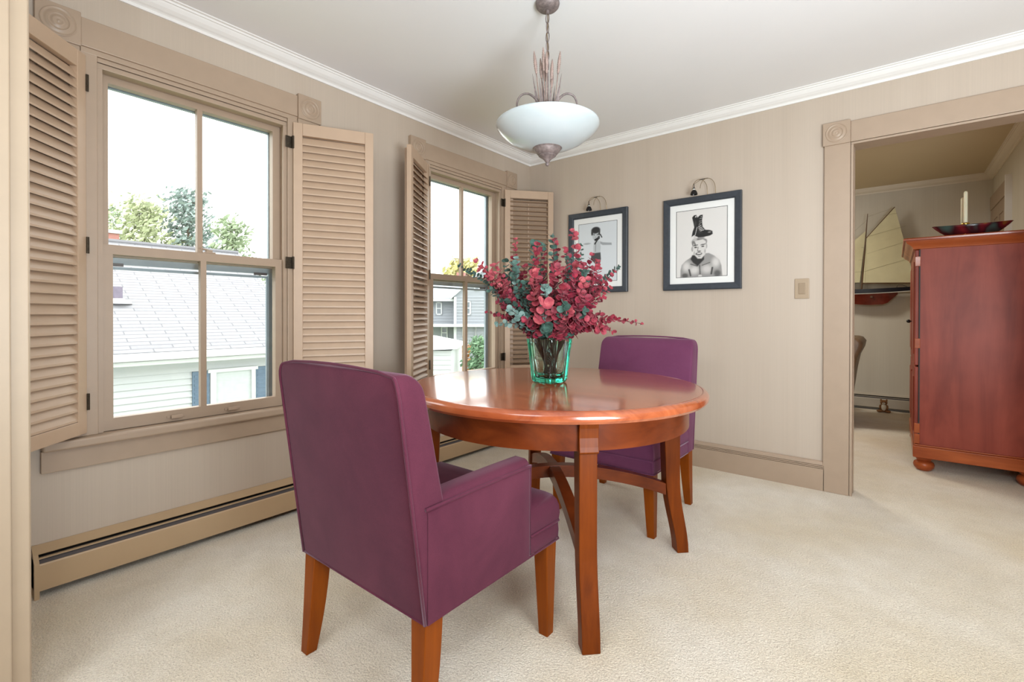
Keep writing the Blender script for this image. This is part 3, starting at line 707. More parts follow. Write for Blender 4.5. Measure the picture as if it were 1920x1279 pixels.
# view-facing horizontal directions
rx, ry = math.cos(0.6767), math.sin(0.6767)
for a in (0.2, PI-0.2, PI*0.5):
    ca, sa = math.cos(0.6767+a+(0 if a == 0 else 0)), math.sin(0.6767+a)
    bm = BM(); pts = []
    path = [(0.020, 0.0), (0.050, 0.055), (0.085, 0.082), (0.118, 0.075), (0.133, 0.045), (0.128, 0.012), (0.105, -0.004), (0.085, 0.008), (0.088, 0.028)]
    for k in range(len(path)-1):
        for s in range(4):
            u = s/4; p0 = path[max(k-1, 0)]; p1 = path[k]; p2 = path[k+1]; p3 = path[min(k+2, len(path)-1)]
            q = [0.5*((2*p1[m])+(-p0[m]+p2[m])*u+(2*p0[m]-5*p1[m]+4*p2[m]-p3[m])*u*u+(-p0[m]+3*p1[m]-3*p2[m]+p3[m])*u**3) for m in (0, 1)]
            pts.append((q[0]*ca, q[0]*sa, zr+0.058+q[1]))
    tube(bm, pts, [0.0055*(1-0.45*i/len(pts)) for i in range(len(pts))], 8)
    new_obj('scroll_arm', bm, M['pewter'], t, smooth=True)
for a in (PI/3, PI, PI*5/3):
    ca, sa = math.cos(0.6767+a), math.sin(0.6767+a)
    bm = BM(); tube(bm, [(0.01*ca, 0.01*sa, zr+0.02), ((RB-0.01)*ca, (RB-0.01)*sa, zr+0.004)], 0.004, 6); new_obj('bowl_support', bm, M['pewter'], t)
stk = [(-0.058, 0.0, 0.325, 1), (0.055, 0.0, 0.325, 1), (-0.020, -0.02, 0.330, 1), (-0.012, 0.03, 0.295, 1), (0.020, -0.01, 0.285, 1), (-0.030, 0.01, 0.300, 1), (0.024, 0.03, 0.26, 1), (-0.006, -0.03, 0.31, 1),
       (-0.064, 0.015, 0.235, 0), (0.060, -0.01, 0.225, 0), (-0.036, -0.02, 0.20, 0), (0.012, -0.035, 0.17, 0), (0.034, 0.025, 0.19, 0), (-0.02, 0.02, 0.22, 0)]
for dx, dy, h, wheat in stk:
    bx, by = dx*0.4, dy*0.4
    def P(u, dd=0.0):
        k = u
        X = bx+(dx-bx)*k; Y = by+(dy-by)*k
        return Vector((X*rx-Y*ry*1.0, X*ry+Y*rx, zr-0.01+h*u))
    bm = BM()
    if wheat:
        tube(bm, [P(0), P(0.5), P(0.75)], 0.0022, 6)
        tube(bm, [P(0.70+0.30*k/22) for k in range(23)], [0.0008+0.0072*math.sin(PI*min(1, 0.12+0.88*k/22))**0.7*(1.0 if k % 2 else 0.74) for k in range(23)], 8)
        new_obj('wheat_stalk', bm, M['pewter_pink'], t, smooth=True)
    else:
        w = 0.0105; rs = []
        for k in range(7):
            u = k/6; c = P(u); ww = w*(1-u)**0.8*(0.6+0.8*math.sin(PI*min(1, u+0.2)))+0.0004
            o = Vector((rx, ry, 0))*ww; nn = Vector((-ry, rx, 0))*0.0012
            rs.append([c-o, c+nn, c+o, c-nn])
        rings(bm, rs); new_obj('leaf_blade', bm, M['pewter'], t)

# ------------------------------------------------------------------ round table
TX, TY = 1.350, -1.640
t = thing('round_dining_table', 'round reddish brown wooden dining table with four curved legs and crossed stretchers', 'table', (TX, TY, 0))
RT, ZTB = 0.612, 0.742
bm = BM(); lathe(bm, [(0.02, ZTB-0.038), (RT-0.02, ZTB-0.040), (RT-0.008, ZTB-0.038), (RT-0.001, ZTB-0.029), (RT, ZTB-0.020), (RT-0.003, ZTB-0.011), (RT-0.010, ZTB-0.004), (RT-0.018, ZTB-0.001), (RT-0.0215, ZTB-0.0005), (RT-0.023, ZTB-0.0025), (RT-0.0245, ZTB-0.0005), (RT-0.03, ZTB), (0.02, ZTB)], (0, 0, 0), 128)
new_obj('tabletop', bm, M['table_top'], t, smooth=True, auto=25)
RA = 0.540
bm = BM(); rs = []
for r, z in ((RA, 0.606), (RA, ZTB-0.046), (RA+0.006, ZTB-0.040), (RA-0.022, ZTB-0.040), (RA-0.022, 0.606)): rs.append([(r*math.cos(a), r*math.sin(a), z) for a in [2*PI*k/96 for k in range(96)]])
rs.append(rs[0]); rings(bm, rs, True, False, False)
new_obj('apron', bm, M['apron_wood'], t, smooth=True, auto=30)
for q in range(4):
    a = PI/4+q*PI/2; ca, sa = math.cos(a), math.sin(a)
    bm = BM(); rs = []
    for k in range(17):
        z = 0.606*k/16
        ro = 0.550+0.040*(1-smoothstep(0, 0.34, z))**1.3   # outer face
        dep = 0.055+0.018*z/0.6; hw = 0.029
        ri = ro-dep+0.004*(1-z/0.6)
        rs.append([(r*ca-w*sa, r*sa+w*ca, z) for r, w in ((ri, -hw), (ro, -hw), (ro, hw), (ri, hw))])
    rings(bm, rs)
    leg = new_obj('leg', bm, M['table_wood'], t, bevel=0.003)
    bm = BM(); rs = []
    for z, ro in ((0.600, 0.556), (0.606, 0.562), (0.622, 0.558), (0.650, 0.555), (0.680, 0.557), (ZTB-0.040, 0.562)):
        rs.append([(r*ca-w*sa, r*sa+w*ca, z) for r, w in ((0.47, -0.031), (ro, -0.031), (ro, 0.031), (0.47, 0.031))])
    rings(bm, rs); new_obj('leg_block', bm, M['table_wood'], leg, bevel=0.002)
for q in range(2):
    a = PI/4+q*PI/2; ca, sa = math.cos(a), math.sin(a)
    bm = BM(); rs = []
    for k in range(25):
        r = -0.49+0.98*k/24
        zc = 0.400-0.095*(abs(r)/0.49)**1.9-0.028-q*0.003
        rs.append([(r*ca-w*sa, r*sa+w*ca, zc+v) for w, v in ((-0.022, -0.025), (0.022, -0.025), (0.022, 0.025), (-0.022, 0.025))])
    rings(bm, rs); new_obj('stretcher', bm, M['apron_wood'], t, bevel=0.002)

# ------------------------------------------------------------------ chairs
def rrect(hx, y0, y1, r, n=5, hump=0.0):
    """rounded rectangle in xy, counter-clockwise"""
    pts = []
    for cx, cy, a0 in ((hx-r, y1-r, 0), (-hx+r, y1-r, PI/2), (-hx+r, y0+r, PI), (hx-r, y0+r, 3*PI/2)):
        for k in range(n+1):
            a = a0+PI/2*k/n; pts.append((cx+r*math.cos(a), cy+r*math.sin(a)))
    return pts
def inset_poly(poly, d):
    n = len(poly); out = []
    for i in range(n):
        p0 = Vector(poly[i-1]); p1 = Vector(poly[i]); p2 = Vector(poly[(i+1) % n])
        e1 = (p1-p0).normalized(); e2 = (p2-p1).normalized()
        n1 = Vector((-e1.y, e1.x)); n2 = Vector((-e2.y, e2.x)); nn = (n1+n2)
        if nn.length < 1e-6: nn = n1
        nn.normalize(); c = max(0.35, nn.dot(n1)); out.append(tuple(p1+nn*d/c))
    return out
def chair(name, label, loc, rz, arms, fab):
    """faces local +y; seat origin on the floor under the middle"""
    t = thing(name, label, 'chair', loc, rz)
    HX = 0.283
    def yr(z): return -0.289-0.080*((z-0.30)/0.59)          # rear face
    def yf(z): return -0.200-0.095*((z-0.45)/0.45) if z > 0.45 else -0.200
    ZTOP = 0.893
    bm = BM(); rs = []
    lv = [0.300, 0.303]+[0.30+0.59*k/14 for k in range(1, 13)]
    lv = [z for z in lv if z < 0.845]
    for z in lv: rs.append([(x, y, z) for x, y in rrect(HX-0.004*max(0, (z-0.5))/0.4, yr(z), yf(z), 0.012)])
    for k in range(0, 7):
        a = PI/2*k/6; z = 0.845+(ZTOP-0.845)*math.sin(a); ins = 0.030*(1-math.cos(a))
        hx = HX-0.004-ins*0.75
        y0 = yr(z)+ins*0.22; y1 = yf(z)-ins*1.25
        rs.append([(x, y, z+0.012*math.sin(a)*(1-(x/HX)**2)) for x, y in rrect(hx, y0, y1, 0.012+ins*0.15)])
    rings(bm, rs)
    # crown on the cap: fan
    bk = new_obj('backrest', bm, fab, t, smooth=True, auto=38)
    # piping around the rear panel
    bm = BM()
    pts = [(-HX+0.002, yr(0.302)-0.001, 0.302), (-HX+0.003, yr(0.55), 0.55), (-HX+0.005, yr(0.84), 0.84)]
    for k in range(1, 7):
        a = PI/2*k/6; z = 0.845+(ZTOP-0.848)*math.sin(a); ins = 0.030*(1-math.cos(a)); pts.append((-(HX-0.006-ins*0.75), yr(z)+ins*0.22, z))
    pts += [(x, yr(ZTOP)+0.006, ZTOP+0.012*(1-(x/HX)**2)) for x in (-0.2, -0.1, 0, 0.1, 0.2)]
    for k in range(6, 0, -1):
        a = PI/2*k/6; z = 0.845+(ZTOP-0.848)*math.sin(a); ins = 0.030*(1-math.cos(a)); pts.append(((HX-0.006-ins*0.75), yr(z)+ins*0.22, z))
    pts += [(HX-0.005, yr(0.84), 0.84), (HX-0.003, yr(0.55), 0.55), (HX-0.002, yr(0.302)-0.001, 0.302)]
    tube(bm, pts, 0.0042, 8); new_obj('piping', bm, fab, bk, smooth=True)
    FY = 0.282
    if arms:
        poly = [(-HX, 0.123), (-HX, FY), (HX, FY), (HX, 0.123), (HX-0.067, 0.123), (HX-0.067, -0.21), (-HX+0.067, -0.21), (-HX+0.067, 0.123)]
    else:
        poly = [(-HX, -0.205), (-HX, FY-0.02), (HX, FY-0.02), (HX, -0.205)]
    poly = poly[::-1]  # ccw
    # refine edges and round the outer corners a little
    def refine(pl):
        out = []
        n = len(pl)
        for i in range(n):
            a = Vector(pl[i]); b = Vector(pl[(i+1) % n]); m = max(1, int((b-a).length/0.05))
            for k in range(m): out.append(tuple(a+(b-a)*k/m))
        return out
    area = sum(poly[i][0]*poly[(i+1) % len(poly)][1]-poly[(i+1) % len(poly)][0]*poly[i][1] for i in range(len(poly)))
    if area < 0: poly = poly[::-1]
    zp = 0.362
    base = poly
    rs = []
    for k, (z, ins) in enumerate(((0.300, 0.004), (0.306, 0.001), (0.33, 0.0), (zp, 0.002))):
        rs.append([(x, y, z) for x, y in inset_poly(base, ins)])
    bm = BM(); rings(bm, rs); st = new_obj('seat', bm, fab, t, smooth=True, auto=35, bevel=0.006)
    bm = BM(); rs = []
    for z, ins in ((zp, 0.002), (0.385, -0.001), (0.410, 0.001), (0.430, 0.007), (0.446, 0.018), (0.456, 0.034)):
        rs.append([(x, y, z) for x, y in inset_poly(base, ins)])
    rs.append([(x, y, 0.464) for x, y in inset_poly(base, 0.058)])
    rings(bm, rs); cu = new_obj('cushion', bm, fab, st, smooth=True, auto=45)
    bm = BM()
    if arms: pp = [(HX+0.001, 0.123), (HX+0.001, FY-0.006), (HX-0.006, FY+0.001), (-HX+0.006, FY+0.001), (-HX-0.001, FY-0.006), (-HX-0.001, 0.123)]
    else: pp = [(HX+0.001, -0.20), (HX+0.001, FY-0.026), (HX-0.006, FY-0.019), (-HX+0.006, FY-0.019), (-HX-0.001, FY-0.026), (-HX-0.001, -0.20)]
    tube(bm, [(x, y, zp) for x, y in pp], 0.004, 6); new_obj('piping', bm, fab, st, smooth=True)
    bm = BM(); tube(bm, [(x, y, 0.302) for x, y in (pp if not arms else [(HX, -0.285)]+pp[1:-1]+[(-HX, -0.285)])], 0.003, 6); new_obj('piping', bm, fab, st, smooth=True)
    bm = BM(); tube(bm, [(HX, -0.289, 0.302), (0, -0.289, 0.302), (-HX, -0.289, 0.302)], 0.003, 6); new_obj('piping', bm, fab, bk, smooth=True)
    if arms:
        for s in (-1, 1):
            bm = BM(); rs = []
            xa, xb = HX+0.003, HX-0.066
            zt = 0.598
            def sec(y, zt, ins=0.0):
                o = []
                r = 0.024
                o.append((s*(xa-ins), y, 0.300)); o.append((s*(xa-ins), y, 0.45)); o.append((s*(xa-ins), y, zt-r-0.004))
                for k in range(1, 6):
                    a = PI/2*k/6; o.append((s*(xa-ins-r+r*math.cos(a)), y, zt-r+r*math.sin(a)-0.001))
                for k in range(1, 6):
                    a = PI/2*k/6; o.append((s*(xb+ins+r*0.9-r*0.9*math.sin(a)), y, zt-r+r*math.cos(a)))
                o.append((s*(xb+ins), y, 0.45)); o.append((s*(xb+ins), y, 0.300))
                return o
            ys_ = [-0.285, -0.262, -0.20, -0.10, 0.0, 0.08, 0.112]
            rs = [sec(y, (zt if y > -0.25 else 0.583)+0.004*math.sin((y+0.25)*6)) for y in ys_]
            rs.append(sec(0.120, zt-0.004, 0.003)); rs.append(sec(0.1235, zt-0.012, 0.009))
            rings(bm, rs)
            ar = new_obj('arm', bm, fab, t, smooth=True, auto=40)
            bm = BM(); tube(bm, [(s*(xa+0.0005), y, 0.576+0.003*math.sin((y+0.25)*6)) for y in (-0.292, -0.2, -0.1, 0.0, 0.09, 0.118)]+[(s*(xa-0.004), 0.1235, 0.568), (s*(xa-0.004), 0.1245, 0.45), (s*(xa-0.004), 0.1245, 0.31)], [0.0045]*6+[0.003, 0.0018, 0.0018], 8)
            new_obj('piping', bm, fab, ar, smooth=True)
    for sx in (-1, 1):
        for sy in (-1, 1):
            bm = BM(); rs = []
            for k in range(11):
                u = k/10; z = 0.302*u
                w = 0.034+0.020*u**0.9
                xo = HX-0.004-0.002*(1-u)
                if sy < 0:
                    off = -0.296+0.010*u+0.0
                    off = -0.298-0.004*(1-u)**2+0.012*u
                    d = 0.034+0.022*u+0.006*math.sin(PI*u)
                    y0, y1 = off, off+d
                    y0 += 0.0
                else:
                    y1 = FY-0.022-0.004*(1-u) if arms else FY-0.040-0.006*(1-u); y1 += 0.010*u; y0 = y1-(0.034+0.020*u)
                rs.append([(sx*xo, y0, z), (sx*xo, y1, z), (sx*(xo-w), y1, z), (sx*(xo-w), y0, z)])
            rings(bm, rs); new_obj('leg', bm, M['chair_wood'], t, bevel=0.0025)
    return t
chair('upholstered_armchair', 'purple suede armchair with piped edges in the foreground, seen from behind', (1.342, -2.300, 0), 0, True, M['fabric'])
chair('upholstered_side_chair', 'purple armless dining chair on the far side of the table against the picture wall side', (1.345, -0.985, 0), PI, False, M['fabric2'])

# ------------------------------------------------------------------ vase and eucalyptus
VX, VY = 1.318, -1.628
t = thing('glass_vase', 'thick ribbed clear and teal glass vase holding red and green branches on the table', 'vase', (VX, VY, ZTB+0.0005))
HV = 0.192
bm = BM(); rs = []
NV = 96
RIB = 0.6767
def vr(a, u):
    ribs = max(0.0, math.cos(4*(a-RIB)))**2.0
    return 1+0.17*ribs-0.03
outer = [(0.040, 0.0), (0.060, 0.001), (0.0665, 0.010), (0.0695, 0.03), (0.074, 0.08), (0.079, 0.13), (0.0845, 0.17), (0.0865, HV-0.004), (0.0850, HV)]
inner = [(0.0790, HV), (0.0765, HV-0.006), (0.072, 0.15), (0.066, 0.10), (0.059, 0.05), (0.050, 0.026), (0.020, 0.020)]
for i, (r, z) in enumerate(outer): rs.append([(r*vr(a, z)*math.cos(a), r*vr(a, z)*math.sin(a), z) for a in [2*PI*k/NV for k in range(NV)]])
for i, (r, z) in enumerate(inner):
    f = 0.4 if i == 0 else 0.0
    rs.append([(r*(1+(vr(a, z)-1)*f)*math.cos(a), r*(1+(vr(a, z)-1)*f)*math.sin(a), z) for a in [2*PI*k/NV for k in range(NV)]])
rings(bm, rs)
new_obj('glass_body', bm, M['vase'], t, smooth=True, auto=60)

VIEWN = Vector((0.62, -0.78, 0.15))   # towards the middle of the room, where the leaves open to the light
def leaf_disc(bm, c, nrm, up, r, el=1.0, cup=0.18):
    """small cupped round leaf with thickness"""
    n = nrm.normalized(); x = up-n*up.dot(n)
    if x.length < 1e-4: x = n.orthogonal()
    x.normalize(); y = n.cross(x)
    K = 9; th = 0.0004
    top = []; bot = []
    for k in range(K):
        a = 2*PI*k/K; rr = r*(1+rnd.uniform(-0.06, 0.06)); ux = math.cos(a)*el
        p = c+x*(rr*ux+r*el*0.95)+y*rr*math.sin(a)+n*(cup*r*(math.sin(a)**2)+cup*0.6*r*ux*ux)
        top.append(bm.verts.new(p+n*th)); bot.append(bm.verts.new(p-n*th))
    m = c+x*r*el*0.9
    ct = bm.verts.new(m+n*th); cb = bm.verts.new(m-n*th)
    for k in range(K):
        j = (k+1) % K
        bm.faces.new((top[k], top[j], ct)); bm.faces.new((bot[j], bot[k], cb)); bm.faces.new((top[j], top[k], bot[k], bot[j]))

def eucalyptus(px, py, dep, mat, r0, r1, label, group, n=13, start=0.22, sag=0.0, el=1.0, fan=1.0):
    """branch from the vase mouth to a tip given by picture offset (right, up) in metres from the mouth centre and a depth offset"""
    tip = Vector((VX, VY, 0.935))+Vector((math.cos(0.6767), math.sin(0.6767), 0))*px+Vector((-math.sin(0.6767), math.cos(0.6767), 0))*dep+Vector((0, 0, py))
    hd = Vector((tip.x-VX, tip.y-VY, 0)); L = hd.length; hd = hd.normalized() if L > 1e-4 else Vector((1, 0, 0))
    mouth = Vector((VX, VY, 0.925))+hd*min(0.062, L*0.5)+Vector((rnd.uniform(-.008, .008), rnd.uniform(-.008, .008), 0))
    foot = Vector((VX, VY, ZTB+0.030))-hd*rnd.uniform(0.005, 0.032)
    root = thing('eucalyptus_stem', label, 'branch', foot, 0, group)
    H = tip.z-mouth.z
    c1 = mouth+(mouth-foot).normalized()*max(0.06, H*0.55)+Vector((0, 0, sag))
    pts = [foot]
    N = 16
    for k in range(N+1):
        u = k/N; p = mouth*(1-u)**2+c1*2*u*(1-u)+tip*u*u; pts.append(p)
    pts = [p-foot for p in pts]
    bm = BM(); tube(bm, pts, [0.0022]*2+[0.0021*(1-0.7*k/N) for k in range(N)], 5); new_obj('stem', bm, M['stem'], root)
    bm = BM(); cur = pts[1:]
    total = len(cur)-1
    for i in range(n):
        u = start+(1-start)*(i/(n-1))**0.93
        x = u*total; k = min(int(x), total-1); p = cur[k].lerp(cur[k+1], x-k); tg = (cur[k+1]-cur[k]).normalized()
        r = (r0+(r1-r0)*u**1.1)*0.84; r *= rnd.uniform(0.7, 1.15)
        sd = tg.orthogonal().normalized(); sd = Matrix.Rotation(i*PI/2*1.03+rnd.uniform(-.4, .4)+px*9, 3, tg) @ sd
        for s in (-1, 1):
            out = (sd*s+tg*rnd.uniform(0.05, 0.55)*fan).normalized()
            nr = (tg*0.55-sd*s*0.5+VIEWN*rnd.uniform(-0.25, 0.95)+Vector((rnd.uniform(-.55, .55), rnd.uniform(-.55, .55), rnd.uniform(-.45, .45)))).normalized()
            leaf_disc(bm, p+out*0.002, nr, out, r, el)
    leaf_disc(bm, cur[-1], Vector((0.3, -0.5, 0.6)), (cur[-1]-cur[-2]).normalized(), r1*0.8, el)
    lv = new_obj('leaves', bm, M[mat], root, smooth=False)
    return root
RL = 'stem of round crimson eucalyptus leaves in the packed middle of the glass vase bouquet'
GLb = 'stem of round dark green eucalyptus leaves filling the glass vase bouquet'
k = 1/895.06*2.079   # metres per picture pixel at the vase
def E(px, py, dep, mat, r0, r1, label=None, **kw):
    grp = None
    if label is None:
        cn = {'leaf_red': 'crimson', 'leaf_deep': 'deep dark red', 'leaf_pink': 'rose red', 'leaf_green': 'dark green', 'leaf_silver': 'silver green'}[mat]
        zone = ('upper ' if py < 530 else 'lower ')+('left' if px < 985 else 'right' if px > 1070 else 'middle')
        label = '%s round-leaved eucalyptus stem in the %s of the vase bouquet' % (cn, zone)
        grp = '%s stems, %s of the bouquet' % (cn, zone)
    return eucalyptus((px-1030)*k, (632-py)*k, dep, mat, r0, r1, label, grp, **kw)
# long droopers and spikes, each told apart
E(1192, 606, -0.06, 'leaf_red', 0.030, 0.009, 'long drooping red branch reaching farthest right over the purple side chair', n=22, sag=0.075, start=0.25, fan=0.3)
E(1138, 619, -0.10, 'leaf_red', 0.030, 0.012, 'low red branch ending in green tip, just under the long drooping one on the right', n=17, sag=0.03, start=0.25, fan=0.4)
E(1074, 434, 0.02, 'leaf_pink', 0.024, 0.015, 'tallest upright red spike, in front of the left edge of the toddler picture', n=17, start=0.3, el=0.9)
E(967, 450, 0.03, 'leaf_pink', 0.019, 0.008, 'thin pink red spike leaning left in front of the open slatted shutter', n=18, start=0.3)
E(862, 498, 0.05, 'leaf_green', 0.016, 0.009, 'thin dark green sprig reaching farthest left across the far window', n=24, start=0.35, sag=0.05)
E(897, 492, 0.0, 'leaf_pink', 0.020, 0.011, 'pink red branch on the upper left in front of the far window meeting rail', n=15, start=0.25)
E(1163, 500, 0.06, 'leaf_green', 0.016, 0.009, 'thin dark green sprig curling right across the toddler picture', n=22, start=0.4, sag=0.04)
E(1093, 458, 0.08, 'leaf_green', 0.015, 0.008, 'thin dark green sprig crossing the toddler in the picture', n=13, start=0.4)
E(916, 586, -0.02, 'leaf_deep', 0.020, 0.009, 'dark red branch pointing low left beside the far window jamb', n=13, start=0.25, sag=0.02)
E(936, 606, -0.08, 'leaf_silver', 0.019, 0.011, 'lowest grey green branch pointing left over the shutter slats', n=11, start=0.2, sag=0.03)
E(1148, 512, -0.02, 'leaf_red', 0.018, 0.008, 'crimson branch rising right with its tip on the toddler picture frame', n=15)
E(960, 582, -0.14, 'leaf_silver', 0.021, 0.016, 'stem of broad silver green leaves at the front left of the bouquet', n=9, start=0.35)
E(1015, 572, -0.17, 'leaf_pink', 0.030, 0.025, 'front stem with the broadest rose coloured leaves above the vase rim', n=5, start=0.55)
# packed middle
for px, py, dep, mt, r0, r1 in ((1040, 452, 0.05, 'leaf_pink', .017, .011), (1058, 470, -0.02, 'leaf_red', .018, .012), (1005, 478, -0.03, 'leaf_pink', .022, .014), (1022, 470, 0.06, 'leaf_red', .018, .012), (985, 500, 0.02, 'leaf_red', .018, .012),
        (1035, 505, -0.08, 'leaf_red', .023, .018), (1000, 520, -0.10, 'leaf_pink', .024, .019), (1070, 520, -0.12, 'leaf_deep', .024, .019), (1090, 500, -0.04, 'leaf_red', .021, .013), (1118, 492, 0.0, 'leaf_red', .019, .011),
        (1112, 524, -0.08, 'leaf_deep', .021, .014), (1130, 536, -0.04, 'leaf_red', .019, .010), (925, 512, -0.04, 'leaf_pink', .019, .011), (932, 535, 0.0, 'leaf_pink', .018, .010), (950, 555, -0.05, 'leaf_red', .018, .011),
        (952, 596, -0.04, 'leaf_red', .016, .010), (945, 580, 0.06, 'leaf_deep', .016, .010), (1048, 545, -0.16, 'leaf_red', .024, .021), (1085, 560, -0.15, 'leaf_deep', .022, .018), (1095, 585, -0.10, 'leaf_red', .019, .013),
        (990, 545, 0.10, 'leaf_red', .018, .014), (1060, 540, 0.12, 'leaf_red', .018, .014), (1020, 530, 0.16, 'leaf_deep', .018, .014), (1105, 545, 0.10, 'leaf_deep', .018, .012), (975, 560, 0.10, 'leaf_deep', .018, .012), (1040, 585, -0.14, 'leaf_red', .021, .019), (1076, 598, -0.12, 'leaf_red', .019, .016), (985, 600, -0.12, 'leaf_deep', .017, .013)):
    E(px, py, dep, mt, r0, r1, n=18, start=0.12)
    E(px+(1 if px > 1030 else -1)*rnd.uniform(-6, 24), py+rnd.uniform(-14, 26), dep+rnd.uniform(-0.05, 0.06), rnd.choice({'leaf_red': ('leaf_deep', 'leaf_pink', 'leaf_green'), 'leaf_deep': ('leaf_red', 'leaf_green'), 'leaf_pink': ('leaf_red', 'leaf_green', 'leaf_pink')}[mt]), r0*0.9, r1*0.9, n=16, start=0.10)
for px, py, dep, mt, r0, r1 in ((905, 508, -0.05, 'leaf_pink', .019, .012), (918, 522, 0.03, 'leaf_red', .019, .012), (930, 500, -0.02, 'leaf_pink', .020, .013), (942, 518, 0.06, 'leaf_red', .020, .013), (922, 548, -0.06, 'leaf_green', .018, .012), (938, 568, -0.08, 'leaf_deep', .018, .012),
        (1125, 505, 0.04, 'leaf_pink', .019, .012), (1138, 520, -0.05, 'leaf_red', .019, .012), (1110, 480, 0.02, 'leaf_red', .018, .011), (1125, 560, -0.06, 'leaf_deep', .018, .010), (1098, 600, -0.14, 'leaf_red', .020, .014), (1115, 590, -0.10, 'leaf_red', .021, .015), (962, 500, -0.06, 'leaf_green', .019, .013), (1088, 530, -0.14, 'leaf_pink', .023, .017)):
    E(px, py, dep, mt, r0, r1, n=16, start=0.22)
for px, py, dep, mt, r0, r1 in ((1036, 446, 0.02, 'leaf_green', .017, .013), (1006, 456, 0.04, 'leaf_green', .017, .016), (948, 492, 0.03, 'leaf_green', .018, .013), (968, 488, -0.02, 'leaf_silver', .018, .012), (930, 545, 0.04, 'leaf_green', .017, .010),
        (955, 565, -0.07, 'leaf_green', .018, .013), (1060, 490, -0.05, 'leaf_green', .019, .014), (1080, 476, 0.05, 'leaf_green', .017, .012), (1050, 575, -0.17, 'leaf_green', .019, .017), (1105, 600, -0.05, 'leaf_green', .015, .009), (1018, 545, -0.14, 'leaf_silver', .019, .018),
        (1020, 612, -0.15, 'leaf_green', .019, .018), (1075, 575, 0.0, 'leaf_green', .017, .012), (1110, 558, 0.03, 'leaf_green', .016, .010), (985, 535, -0.06, 'leaf_green', .019, .015), (1020, 515, 0.1, 'leaf_green', .017, .013), (912, 528, 0.05, 'leaf_green', .015, .010)):
    E(px, py, dep, mt, r0, r1, n=15, start=0.14)

# ------------------------------------------------------------------ armoire in the next room
AY0, AX0 = 0.80, 2.605; AX1 = 3.205; AY1 = 1.86; 
t = thing('armoire', 'tall reddish cherry armoire on bun feet in the next room', 'armoire', ((AX0+AX1)/2, (AY0+AY1)/2, 0))
ox, oy = t.location.x, t.location.y
def B(x0, y0, z0, x1, y1, z1): return ((x0-ox, y0-oy, z0), (x1-ox, y1-oy, z1))
new_obj('carcass', boxes(B(AX0, AY0, 0.178, AX1, AY1, 1.475)), M['armoire_wood'], t, bevel=0.003)
new_obj('plinth', boxes(B(AX0-0.030, AY0-0.018, 0.095, AX1, AY1+0.018, 0.170), B(AX0-0.024, AY0-0.010, 0.170, AX1, AY1+0.010, 0.180)), M['armoire_trim'], t, bevel=0.004)
# cornice
bm = BM(); rs = []
for d, z in ((0.0, 1.465), (0.006, 1.468), (0.010, 1.480), (0.022, 1.492), (0.036, 1.502), (0.044, 1.514), (0.046, 1.520), (0.056, 1.522), (0.058, 1.532), (0.052, 1.538)):
    rs.append([(AX0-0.028-d-ox, AY0-d*0.8-oy, z), (AX1-ox, AY0-d*0.8-oy, z), (AX1-ox, AY1+d-oy, z), (AX0-0.028-d-ox, AY1+d-oy, z)])
rings(bm, rs); new_obj('cornice', bm, M['armoire_trim'], t, smooth=True, auto=35)
ym = (AY0+AY1)/2
for k, (a, b) in enumerate(((AY0+0.006, ym-0.002), (ym+0.002, AY1-0.006))):
    dt = new_obj('door', boxes(B(AX0-0.024, a, 0.70, AX0-0.003, b, 1.462), B(AX0-0.030, a+0.07, 0.77, AX0-0.02, b-0.07, 1.39)), M['armoire_wood'], t, bevel=0.004)
    yk = ym-0.03 if k == 0 else ym+0.03
    bm = BM(); tube(bm, [(AX0-0.022-ox, yk-oy, 0.985), (AX0-0.040-ox, yk-oy, 0.985)], 0.004, 8); uvsphere(bm, (AX0-0.047-ox, yk-oy, 0.985), 0.013, n=12, m=8)
    new_obj('knob', bm, M['black_metal'], dt, smooth=True)
    dt2 = new_obj('door', boxes(B(AX0-0.024, a, 0.186, AX0-0.003, b, 0.69), B(AX0-0.030, a+0.07, 0.25, AX0-0.02, b-0.07, 0.62)), M['armoire_wood'], t, bevel=0.004)
new_obj('gap_strip', boxes(B(AX0-0.004, AY0-0.0012, 0.186, AX0+0.003, AY0+0.01, 1.462)), M['dark_slot'], t)
for hz in (1.385, 0.845, 0.285, 0.215):
    new_obj('hinge', boxes(B(AX0-0.024, AY0-0.002, hz-0.032, AX0+0.004, AY0+0.006, hz+0.032)), M['armoire_trim'], t, bevel=0.002)
for fx, fy in ((AX0+0.028, AY0+0.06), (AX1-0.09, AY0+0.06), (AX0+0.028, AY1-0.06), (AX1-0.09, AY1-0.06)):
    bm = BM(); lathe(bm, [(0.030, 0.0), (0.040, 0.006), (0.052, 0.022), (0.056, 0.038), (0.051, 0.054), (0.040, 0.062), (0.034, 0.065), (0.038, 0.070), (0.044, 0.078), (0.044, 0.096)], (fx-ox, fy-oy, 0), 28)
    new_obj('bun_foot', bm, M['armoire_trim'], t, smooth=True, auto=50)

